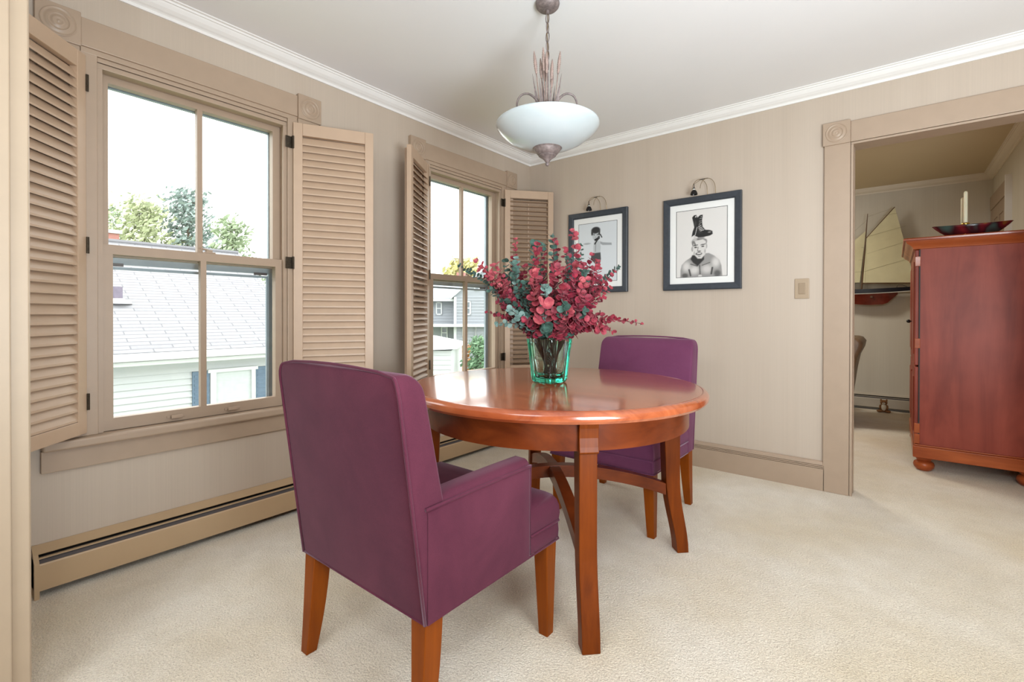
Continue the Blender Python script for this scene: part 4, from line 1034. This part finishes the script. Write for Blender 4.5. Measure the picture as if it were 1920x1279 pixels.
# bowl and candles on the armoire
BX, BY, BZ = 2.866, 1.00, 1.538
bm = BM(); rs = []
def bowl_ring(s, z, th=0):
    out = []
    for k in range(48):
        a = 2*PI*k/48; x = 0.195*s*math.copysign(abs(math.cos(a))**0.9, math.cos(a)); y = 0.085*s*math.sin(a)*(1-0.35*abs(math.cos(a)))
        out.append((x, y, z+0.010*(abs(x)/0.195)**2.2*(z/0.066)))
    return out
for s, z in ((0.36, 0.0), (0.47, 0.005), (0.62, 0.022), (0.78, 0.044), (0.92, 0.066), (1.0, 0.080), (0.985, 0.082), (0.90, 0.068), (0.76, 0.049), (0.58, 0.027), (0.40, 0.013)): rs.append(bowl_ring(s, z))
rings(bm, rs)
o = new_obj('oval_bowl', bm, M['bowl'], smooth=True, auto=60); o.location = (BX, BY, BZ)
tag(o, 'dark boat-shaped bowl with red and yellow blotches on top of the armoire', 'bowl')
for i, (cx, cy, h, lb) in enumerate(((2.836, 0.962, 0.285, 'taller front ivory candle in a brass cup standing at the dark bowl'), (2.828, 1.035, 0.258, 'shorter rear ivory candle half hidden behind the taller one at the bowl'))):
    c = thing('candle', lb, 'candle', (cx, cy, BZ+0.0205))
    bm = BM(); lathe(bm, [(0.009, 0.060), (0.0105, 0.066), (0.0100, h-0.012), (0.008, h-0.004), (0.003, h)], (0, 0, 0), 18); new_obj('wax', bm, M['candle'], c, smooth=True, auto=50)
    bm = BM(); tube(bm, [(0, 0, h-0.001), (0.001, 0, h+0.006)], 0.0008, 5); new_obj('wick', bm, M['print_line'], c)
    bm = BM(); lathe(bm, [(0.010, 0.0), (0.012, 0.004), (0.0100, 0.050), (0.019, 0.062), (0.022, 0.070), (0.018, 0.077), (0.0125, 0.078)], (0, 0, 0), 20); new_obj('brass_cup', bm, M['brass'], c, smooth=True, auto=50)

# ------------------------------------------------------------------ pond yacht on the far wall
t = thing('model_sailboat', 'model sailing yacht with cream sails and black and red hull on the far wall', 'model boat', (2.30, 3.10, 1.15))
sx, sy, sz = 2.30, 3.10, 1.15
def SP(x, z, y=0.0): return (x-sx, y, z-sz)
def hull_sec(x):
    # half beam and depths along the hull, stern at x=2.62, bow at x=1.45
    u = (x-1.45)/(2.625-1.45)
    beam = 0.072*max(0.02, math.sin(PI*min(1, max(0, u*0.93+0.035))))**0.7
    zdeck = 1.307+0.022*(2*u-1.1)**2
    return u, beam, zdeck
bmk = {'b': BM(), 'w': BM(), 'r': BM()}
rb, rw, rr_ = [], [], []
for i in range(29):
    x = 1.45+(2.625-1.45)*i/28; u, b, zd = hull_sec(x)
    bot = zd-0.040-0.006*math.sin(PI*u)
    rb.append([SP(x, zd, -b), SP(x, zd, b), SP(x, bot, b*0.92), SP(x, bot, -b*0.92)])
    rw.append([SP(x, bot, -b*0.92), SP(x, bot, b*0.92), SP(x, bot-0.008, b*0.86), SP(x, bot-0.008, -b*0.86)])
    if 2 < i < 26:
        v = (i-2)/24; dep = 0.118*math.sin(PI*min(1, v*0.90))**0.75 if v < .78 else 0.118*max(0.0, 1-((v-0.78)/0.22))**0.6*0.98
        dep = max(0.004, 0.118*(smoothstep(0, 0.75, v))*(1-smoothstep(0.84, 1.0, v)))
        zb2 = bot-0.008-dep
        rr_.append([SP(x, bot-0.008, -b*0.85), SP(x, bot-0.008, b*0.85), SP(x, (bot-0.008)*0.55+zb2*0.45, b*0.42), SP(x, zb2, 0.006), SP(x, zb2, -0.006), SP(x, (bot-0.008)*0.55+zb2*0.45, -b*0.42)])
rings(bmk['b'], rb); rings(bmk['w'], rw); rings(bmk['r'], rr_)
new_obj('hull', bmk['b'], M['hull_black'], t, smooth=True, auto=40)
new_obj('waterline', bmk['w'], M['hull_white'], t)
new_obj('keel', bmk['r'], M['hull_red'], t, smooth=True, auto=40)
bm = BM(); tube(bm, [SP(2.193, 1.31), SP(2.230, 1.939), SP(2.242, 2.124)], [0.0065, 0.0055, 0.003], 8); new_obj('mast', bm, M['spar'], t)
bm = BM(); tube(bm, [SP(2.233, 1.863, -0.006), SP(2.470, 2.165, -0.006)], 0.004, 6); new_obj('gaff', bm, M['spar'], t)
bm = BM(); tube(bm, [SP(2.196, 1.372, -0.004), SP(2.650, 1.358, -0.004)], 0.004, 6); new_obj('boom', bm, M['spar'], t)
def sail(name, quad, belly):
    bm = BM(); N = 12; G = []
    for s in (0, 1):
        g = []
        for j in range(N+1):
            row = []
            for i in range(N+1):
                u, v = i/N, j/N
                a = Vector(quad[0])*(1-u)+Vector(quad[1])*u; b = Vector(quad[3])*(1-u)+Vector(quad[2])*u
                p = a*(1-v)+b*v
                p = p+Vector((0, -belly*math.sin(PI*u)*math.sin(PI*min(1, v+0.05))+s*0.0008, 0)); row.append(bm.verts.new(p))
            g.append(row)
        G.append(g)
    for g in G:
        for j in range(N):
            for i in range(N): bm.faces.new((g[j][i], g[j][i+1], g[j+1][i+1], g[j+1][i]))
    return new_obj(name, bm, M['sail'], t, smooth=True)
ms = sail('mainsail', [SP(2.204, 1.380, -0.008), SP(2.640, 1.366, -0.008), SP(2.472, 2.158, -0.008), SP(2.236, 1.865, -0.008)], 0.018)
jb = sail('jib', [SP(1.62, 1.372, -0.006), SP(2.176, 1.384, -0.006), SP(2.226, 1.934, -0.006), SP(2.222, 1.932, -0.006)], 0.012)
bm = BM()
for (x1, z1), (x2, z2) in (((2.250, 1.878), (2.566, 1.955)), ((2.240, 1.69), (2.590, 1.80)), ((2.215, 1.50), (2.608, 1.62)), ((2.37, 2.085), (2.49, 2.095))):
    tube(bm, [SP(x1+(x2-x1)*q/6, z1+(z2-z1)*q/6, -0.009-0.018*math.sin(PI*q/6*0.9+0.1)) for q in range(7)], 0.0010, 4)
new_obj('sail_seam', bm, M['sail_seam'], ms)
bm = BM()
for z in (1.50, 1.63, 1.76): tube(bm, [SP(2.19+(z-1.38)*0.07, z, -0.008), SP(1.99, z-0.005, -0.016), SP(1.80, z-0.012, -0.014)], 0.0009, 4)
new_obj('sail_seam', bm, M['sail_seam'], jb)
bm = BM()
for a, b in ((SP(2.238, 2.06), SP(1.50, 1.315)), (SP(2.23, 1.93, .0), SP(2.225, 1.31, -0.045)), (SP(2.23, 1.93, .0), SP(2.245, 1.31, 0.045)), (SP(2.24, 2.09), SP(2.47, 2.16))): tube(bm, [a, b], 0.0009, 4)
new_obj('rigging', bm, M['sail_seam'], t)
bm = BM(); tube(bm, [SP(2.49, 1.318, -0.01), SP(2.50, 1.345, -0.01), SP(2.54, 1.34, -0.01), SP(2.575, 1.325, -0.01)], 0.0022, 5); new_obj('tiller', bm, M['black_metal'], t)
for x in (1.75, 2.28):
    bm = BM(); box(bm, SP(x-0.01, 1.215, -0.05), SP(x+0.01, 1.235, 0.147)); new_obj('wall_bracket', bm, M['spar'], t)

# ------------------------------------------------------------------ leather armchair, figurine, door beyond
t = thing('leather_armchair', 'taupe leather armchair mostly hidden behind the left side of the doorway', 'chair', (1.72, 2.35, 0))
def soft(name, x0, y0, z0, x1, y1, z1, bev, par):
    o = new_obj(name, boxes(((x0, y0, z0), (x1, y1, z1))), M['leather'], par, smooth=True, auto=40); b = o.modifiers.new('bevel', 'BEVEL'); b.width = bev; b.segments = 5; return o
soft('seat', -0.36, -0.38, 0.12, 0.30, 0.38, 0.44, 0.06, t)
bm = BM(); rs = []
for z, xa, xb in ((0.10, 0.20, 0.42), (0.30, 0.22, 0.44), (0.50, 0.27, 0.465), (0.64, 0.32, 0.49), (0.72, 0.35, 0.525), (0.775, 0.365, 0.535), (0.81, 0.38, 0.51), (0.82, 0.41, 0.48)):
    rs.append([(x, y, z) for x, y in [(p[0]+(xa+xb)/2, p[1]) for p in rrect((xb-xa)/2, -0.36, 0.36, min(0.04, (xb-xa)/2.2))]])
rings(bm, rs); new_obj('backrest', bm, M['leather'], t, smooth=True, auto=50)
for s in (-1, 1): soft('arm', -0.38, s*0.42-0.07, 0.10, 0.28, s*0.42+0.07, 0.58, 0.06, t)
for px_, py_ in ((-0.3, -0.33), (-0.3, 0.33), (0.3, -0.3), (0.3, 0.3)): new_obj('leg', boxes(((px_-0.025, py_-0.025, 0), (px_+0.025, py_+0.025, 0.13))), M['spar'], t)

t = thing('animal_figurine', 'small brown and white sitting animal figurine on the carpet by the far heater', 'figurine', (2.39, 3.06, 0))
bm = BM()
uvsphere(bm, (0, 0, 0.048), 0.040, (0.95, 0.85, 1.15)); uvsphere(bm, (-0.035, -0.015, 0.014), 0.020, (1.3, 1.4, 0.7)); uvsphere(bm, (0.035, -0.015, 0.014), 0.020, (1.3, 1.4, 0.7))
uvsphere(bm, (0, -0.008, 0.105), 0.030, (1.05, 0.95, 0.9)); uvsphere(bm, (-0.024, 0.0, 0.128), 0.011, (0.7, 0.5, 1.2)); uvsphere(bm, (0.024, 0.0, 0.128), 0.011, (0.7, 0.5, 1.2))
uvsphere(bm, (-0.03, -0.02, 0.058), 0.013, (0.7, 0.8, 2.0)); uvsphere(bm, (0.03, -0.02, 0.058), 0.013, (0.7, 0.8, 2.0))
new_obj('body', bm, M['fur'], t, smooth=True)
bm = BM(); uvsphere(bm, (0, -0.017, 0.055), 0.028, (0.85, 0.8, 1.35)); uvsphere(bm, (0, -0.03, 0.099), 0.013, (1.1, 0.8, 0.8)); new_obj('belly_patch', bm, M['fur_white'], t, smooth=True)
bm = BM(); uvsphere(bm, (-0.011, -0.034, 0.112), 0.0035, n=8, m=6); uvsphere(bm, (0.011, -0.034, 0.112), 0.0035, n=8, m=6); uvsphere(bm, (0, -0.042, 0.101), 0.004, n=8, m=6); new_obj('eyes_and_nose', bm, M['black_metal'], t, smooth=True)

d3 = thing('door_3', None, None, kind='structure')
RW = 3.22
new_obj('casing', boxes(((RW-0.018, 3.20, 0), (RW, 3.245, 2.05)), ((RW-0.018, 2.36, 0), (RW, 2.47, 2.05))), M['trim'], d3, bevel=0.003)
new_obj('head_casing', boxes(((RW-0.022, 2.36, 2.05), (RW, 3.245, 2.18))), M['trim'], d3, bevel=0.003)
new_obj('door_leaf', boxes(((RW-0.006, 2.471, 0), (RW-0.0005, 3.199, 2.049)), ((RW-0.013, 2.471, 0), (RW-0.006, 2.58, 2.049)), ((RW-0.013, 3.09, 0), (RW-0.006, 3.199, 2.049)), ((RW-0.013, 2.58, 1.94), (RW-0.006, 3.09, 2.049)), ((RW-0.013, 2.79, 0), (RW-0.006, 2.88, 1.94)), ((RW-0.013, 2.58, 0), (RW-0.006, 2.79, 0.22)), ((RW-0.013, 2.88, 0), (RW-0.006, 3.09, 0.22))), M['trim'], d3)
new_obj('corner_bead', boxes(((RW-0.04, 2.27, 0), (RW, 2.30, 2.19))), M['crown'], d3)

# ------------------------------------------------------------------ outdoors
new_obj('ground', boxes(((-120, -70, -3.3), (-0.2, 90, -3.0))), M['grass'], kind='structure')
def clap(bm, x, y0, y1, z0, z1, step, dx, mi=0):
    z = z0
    while z < z1:
        rings(bm, [[(x-0.02, y0, z), (x+dx, y0, z), (x, y0, min(z+step, z1)), (x-0.02, y0, min(z+step, z1))], [(x-0.02, y1, z), (x+dx, y1, z), (x, y1, min(z+step, z1)), (x-0.02, y1, min(z+step, z1))]], mi=mi)
        z += step
# white neighbour with the shingled roof
t = thing('neighbor_house', 'white clapboard house with pale grey shingle roof outside the near window', 'house', (-9.0, -1.5, -3.0))
hx, hy, hz = -9.0, -1.5, -3.0
def H(x, y, z): return (x-hx, y-hy, z-hz)
HY0, HY1 = -9.0, 1.55
bm = BM(); clap(bm, -6.85-hx, HY0+0.3-hy, HY1-0.25-hy, 0.0, 3.32, 0.105, 0.028)
box(bm, H(-13.2, HY0+0.3, -3.0), H(-6.87, HY1-0.25, 0.30)); new_obj('wall', bm, M['siding'], t)
EX, EZ, RXx, RZ = -6.5, 0.43, -10.0, 2.50
bm = BM(); uvl = bm.loops.layers.uv.new('UVMap')
def slope(x0, z0, x1, z1):
    vs = [bm.verts.new(H(*p)) for p in ((x0, HY0, z0), (x0, HY1, z0), (x1, HY1, z1), (x1, HY0, z1))]
    f = bm.faces.new(vs); L = math.hypot(x1-x0, z1-z0)
    for lp, uv in zip(f.loops, ((0, 0), (HY1-HY0, 0), (HY1-HY0, L), (0, L))): lp[uvl].uv = uv
slope(EX, EZ, RXx, RZ); slope(-13.5, EZ, RXx, RZ); slope(EX, EZ-0.09, RXx, RZ-0.09); slope(-13.5, EZ-0.09, RXx, RZ-0.09)
new_obj('roof', bm, M['shingle'], t)
bm = BM(); box(bm, H(EX-0.02, HY0, EZ-0.12), H(EX+0.09, HY1, EZ-0.005)); box(bm, H(-6.85, HY0, EZ-0.20), H(EX, HY1, EZ-0.13)); new_obj('gutter', bm, M['out_white'], t, bevel=0.01)
bm = BM(); rings(bm, [[H(EX, HY1-0.01, EZ-0.12), H(EX, HY1-0.01, EZ+0.01), H(RXx, HY1-0.01, RZ+0.02), H(RXx, HY1-0.01, RZ-0.14)], [H(EX, HY1+0.03, EZ-0.12), H(EX, HY1+0.03, EZ+0.01), H(RXx, HY1+0.03, RZ+0.02), H(RXx, HY1+0.03, RZ-0.14)]]); new_obj('rake_board', bm, M['out_white'], t)
bm = BM(); tube(bm, [H(RXx, HY0, RZ+0.01), H(RXx, HY1, RZ+0.01)], 0.05, 6); new_obj('ridge_cap', bm, M['shingle'], t)
wf = new_obj('window_frame', boxes((H(-6.86, -0.15, -1.5), H(-6.79, -0.06, 0.0)), (H(-6.86, 0.53, -1.5), H(-6.79, 0.60, 0.0)), (H(-6.86, -0.19, 0.0), H(-6.78, 0.64, 0.06)), (H(-6.86, -0.06, -0.62), H(-6.80, 0.53, -0.56)), (H(-6.86, -0.19, -1.56), H(-6.77, 0.64, -1.50))), M['out_white'], t)
new_obj('window_glass', boxes((H(-6.84, -0.06, -1.5), H(-6.825, 0.53, 0.0))), M['curtain'], wf)
for a, b in ((-0.42, -0.16), (0.61, 0.86)):
    bm = BM(); box(bm, H(-6.83, a, -1.5), H(-6.805, b, 0.04))
    for q in range(20): box(bm, H(-6.806, a+0.03, -1.45+q*0.073), H(-6.797, b-0.03, -1.41+q*0.073))
    new_obj('house_shutter', bm, M['shutter_blue'], t)
def roofz(x): return EZ+(x-EX)*(RZ-EZ)/(RXx-EX)
bm = BM(); tube(bm, [H(-7.85, -1.20, roofz(-7.85)-0.05), H(-7.85, -1.20, roofz(-7.85)+0.26)], 0.07, 12); new_obj('vent_pipe', bm, M['pipe'], t, smooth=True, auto=40)
bm = BM(); lathe(bm, [(0.20, -0.03), (0.19, 0.0), (0.085, 0.06), (0.08, 0.0)], H(-7.85, -1.20, roofz(-7.85)), 16); new_obj('pipe_flashing', bm, M['out_white'], t)

# chimney of a house beyond, trees
def DP(px, py, dep):
    return CP+CD*dep+CR*((px-960)/895.06*dep)-CU*((py-593.85)/895.06*dep)
def ground_under(px, dep):
    p = DP(px, 594, dep); return (p.x, p.y, -3.0)
t = thing('brick_chimney', 'pale red brick chimney stack rising behind the white house roof at far left', 'chimney', ground_under(196, 17))
zt = DP(196, 432, 17).z+3
new_obj('stack', boxes(((-0.35, -0.35, 0), (0.35, 0.35, zt-0.12))), M['brick'], t); new_obj('cap', boxes(((-0.42, -0.42, zt-0.12), (0.42, 0.42, zt))), M['out_white'], t)

def tree(px, dep, ytop, wpx, mat, label, seed, conifer=True, group=None, base=-3.0, n=1500, ls=0.22, name='tree'):
    r_ = random.Random(seed)
    g = ground_under(px, dep); H_ = DP(px, ytop, dep).z-base; Wd = wpx/895.0*dep/2*(2.0 if conifer else 1.0)
    t = thing(name, label, 'tree' if name == 'tree' else 'shrub', (g[0], g[1], base), 0, group)
    bm = BM(); tube(bm, [(0, 0, 0), (0.02*H_, 0, H_*0.5), (0, 0.01, H_*0.96)], [0.035*H_**0.8, 0.02*H_**0.8, 0.01], 8)
    tips = []
    nb = 26 if conifer else 30
    for i in range(nb):
        u = 0.12+0.84*i/nb; a = i*2.4+r_.uniform(-.4, .4)
        L = Wd*((1-u)**0.8 if conifer else math.sqrt(max(0.05, 1-(2*u-1.0)**2)))*r_.uniform(0.7, 1.15)
        z = H_*u; e = Vector((math.cos(a)*L, math.sin(a)*L, z+L*(0.15 if conifer else 0.45))); tips.append((Vector((0, 0, z)), e))
        tube(bm, [(0, 0, z), tuple(e)], [0.012*H_**0.7, 0.004], 4)
    new_obj('trunk', bm, M['bark'], t)
    bm = BM()
    for i in range(n):
        s, e = r_.choice(tips); q = r_.random()**0.6; p = s.lerp(e, q)+Vector((r_.gauss(0, 1), r_.gauss(0, 1), r_.gauss(0, 0.8)))*Wd*(0.10 if conifer else 0.17)
        d = Vector((r_.gauss(0, 1), r_.gauss(0, 1), r_.gauss(0, 1))).normalized(); o = d.orthogonal().normalized()*ls*r_.uniform(.5, 1.1); w = d.cross(o)*0.6
        a = [bm.verts.new(v) for v in (p-o, p+w*0.8, p+o, p-w*0.8)]
        bm.faces.new(a)
        c = bm.verts.new(p+d*ls*0.25)
        for k_ in range(4): bm.faces.new((a[k_], a[(k_+1) % 4], c))
    new_obj('foliage', bm, M[mat], t)
    return t
tree(200, 26, 372, 110, 't_green', 'faint green tree beyond the roof at the left edge of the near window', 1, n=2000, ls=0.2)
tree(268, 24, 360, 130, 't_yel', 'broad yellow green tree beyond the roof, left of the window muntin', 2, n=3400, ls=0.2)
tree(352, 26, 342, 120, 't_blue', 'tallest blue green conifer beyond the roof, on the window muntin', 3, n=3200, ls=0.2)
tree(432, 22, 395, 110, 't_green', 'loose green tree beyond the roof, right of the window muntin', 4, n=2400, ls=0.18)
tree(868, 34, 487, 90, 't_gold', 'golden yellow round tree behind the grey house chimney in the far window', 5, conifer=False, n=2600, ls=0.34)

# grey house in the far window, local frame: +x to the right of the view, y away, z up
DG = 19.0; kg = DG/895.06
g0 = DP(862, 594, DG)
t = thing('grey_house', 'grey clapboard house with white trim and gable outside the far window', 'house', (g0.x, g0.y, -3.0), 0.6767)
def G(px, py, y=0.0): return ((px-862)*kg, y, (593.85-py)*kg+1.035+3.0)
bm = BM(); a = G(770, 562); b = G(872, 690); z = 0.0
def clapx(bm, x0, x1, z0, z1, y, step=0.12):
    z = z0
    while z < z1:
        zz_ = min(z+step, z1); rings(bm, [[(x0, y-0.02, z), (x0, y, zz_), (x0, y+0.05, zz_), (x0, y+0.05, z)], [(x1, y-0.02, z), (x1, y, zz_), (x1, y+0.05, zz_), (x1, y+0.05, z)]]); z += step
clapx(bm, G(760, 0)[0], G(852, 0)[0], 0, G(0, 566)[2], 0.6)
clapx(bm, G(852, 0)[0], G(930, 0)[0], 0, G(0, 560)[2], 0.0)
box(bm, (G(760, 0)[0], 0.64, 0), (G(852, 0)[0], 7, G(0, 566)[2])); box(bm, (G(852, 0)[0], 0.04, 0), (G(930, 0)[0], 7, G(0, 560)[2]))
# gable triangle
gp = [G(852, 560), G(930, 560), G(930, 520), G(915, 503)]
rings(bm, [[(p[0], 0.0, p[2]) for p in gp], [(p[0], 0.3, p[2]) for p in gp]])
new_obj('wall', bm, M['siding_grey'], t)
bm = BM(); rings(bm, [[(G(756, 0)[0], 0.2, G(0, 566)[2]), (G(880, 0)[0], 0.2, G(0, 566)[2]), (G(880, 0)[0], 5, G(0, 517)[2]), (G(756, 0)[0], 5, G(0, 517)[2])], [(G(756, 0)[0], 0.2, G(0, 564)[2]), (G(880, 0)[0], 0.2, G(0, 564)[2]), (G(880, 0)[0], 5, G(0, 515)[2]), (G(756, 0)[0], 5, G(0, 515)[2])]])
gr = [(G(846, 566)), (G(918, 502)), (G(918, 496)), (G(843, 562))]
new_obj('roof', bm, M['grey_roof'], t)
bm = BM(); rings(bm, [[(p[0], -0.12, p[2]) for p in gr], [(p[0], 5, p[2]) for p in gr]])
box(bm, (G(758, 0)[0], 0.12, G(0, 570)[2]), (G(852, 0)[0], 0.3, G(0, 565)[2])); box(bm, (G(851, 0)[0], -0.03, 0), (G(856, 0)[0], 0.05, G(0, 562)[2])); box(bm, (G(756, 0)[0], -0.3, G(0, 618)[2]), (G(930, 0)[0], 0.6, G(0, 613)[2]))
new_obj('white_trim', bm, M['out_white'], t)
for x0, x1, y0, y1, yy in ((813, 825, 571, 596, 0.6), (870, 883, 570, 596, 0.0), (889, 900, 533, 550, 0.0), (823, 836, 618, 643, 0.6), (867, 876, 618, 636, 0.0), (891, 893, 618, 640, 0.0)):
    bm = BM(); A = G(x0, y1); Bq = G(x1, y0); e = 0.05
    box(bm, (A[0], yy-0.06, A[2]), (A[0]+e, yy, Bq[2])); box(bm, (Bq[0]-e, yy-0.06, A[2]), (Bq[0], yy, Bq[2])); box(bm, (A[0], yy-0.06, A[2]), (Bq[0], yy, A[2]+e)); box(bm, (A[0], yy-0.06, Bq[2]-e), (Bq[0], yy, Bq[2])); box(bm, (A[0], yy-0.05, (A[2]+Bq[2])/2-0.02), (Bq[0], yy, (A[2]+Bq[2])/2+0.02))
    f = new_obj('window_frame', bm, M['out_white'], t)
    new_obj('window_glass', boxes(((A[0]+e, yy-0.035, A[2]+e), (Bq[0]-e, yy-0.02, Bq[2]-e))), M['win_dark'], f)
bm = BM(); A = G(833, 517); Bq = G(852, 499); box(bm, (A[0], 4.2, A[2]-0.4), (Bq[0], 4.9, Bq[2])); new_obj('chimney', bm, M['brick'], t)
# small white shed lower left
DS = 11.0; ks = DS/895.06; s0 = DP(820, 594, DS)
t = thing('garden_shed', 'white shed with pale roof at the bottom left of the far window', 'shed', (s0.x, s0.y, -3.0), 0.6767)
def Q(px, py, y=0.0): return ((px-820)*ks, y, (593.85-py)*ks+4.035)
bm = BM(); clapx(bm, Q(740, 0)[0], Q(846, 0)[0], 0, Q(0, 663)[2], 0.0, 0.11); box(bm, (Q(740, 0)[0], 0.04, 0), (Q(846, 0)[0], 2.4, Q(0, 663)[2])); new_obj('wall', bm, M['siding'], t)
bm = BM(); rs = [[(Q(735, 0)[0], -0.15, Q(0, 664)[2]), (Q(858, 0)[0], -0.15, Q(0, 659)[2]), (Q(858, 0)[0], 2.6, Q(0, 659)[2]), (Q(735, 0)[0], 2.6, Q(0, 664)[2])], [(Q(760, 0)[0], 1.1, Q(0, 636)[2]), (Q(800, 0)[0], 1.1, Q(0, 640)[2]), (Q(800, 0)[0], 1.4, Q(0, 640)[2]), (Q(760, 0)[0], 1.4, Q(0, 636)[2])]]
rings(bm, rs); new_obj('roof', bm, M['out_white'], t)
tree(899, 12, 622, 60, 't_shrub', 'fresh green shrub at the bottom right of the far window', 8, conifer=True, n=2600, ls=0.09, name='shrub')
tree(868, 14, 640, 44, 't_orange', 'low orange autumn shrub between shed and green shrub in the far window', 9, conifer=False, n=900, ls=0.10, name='shrub')
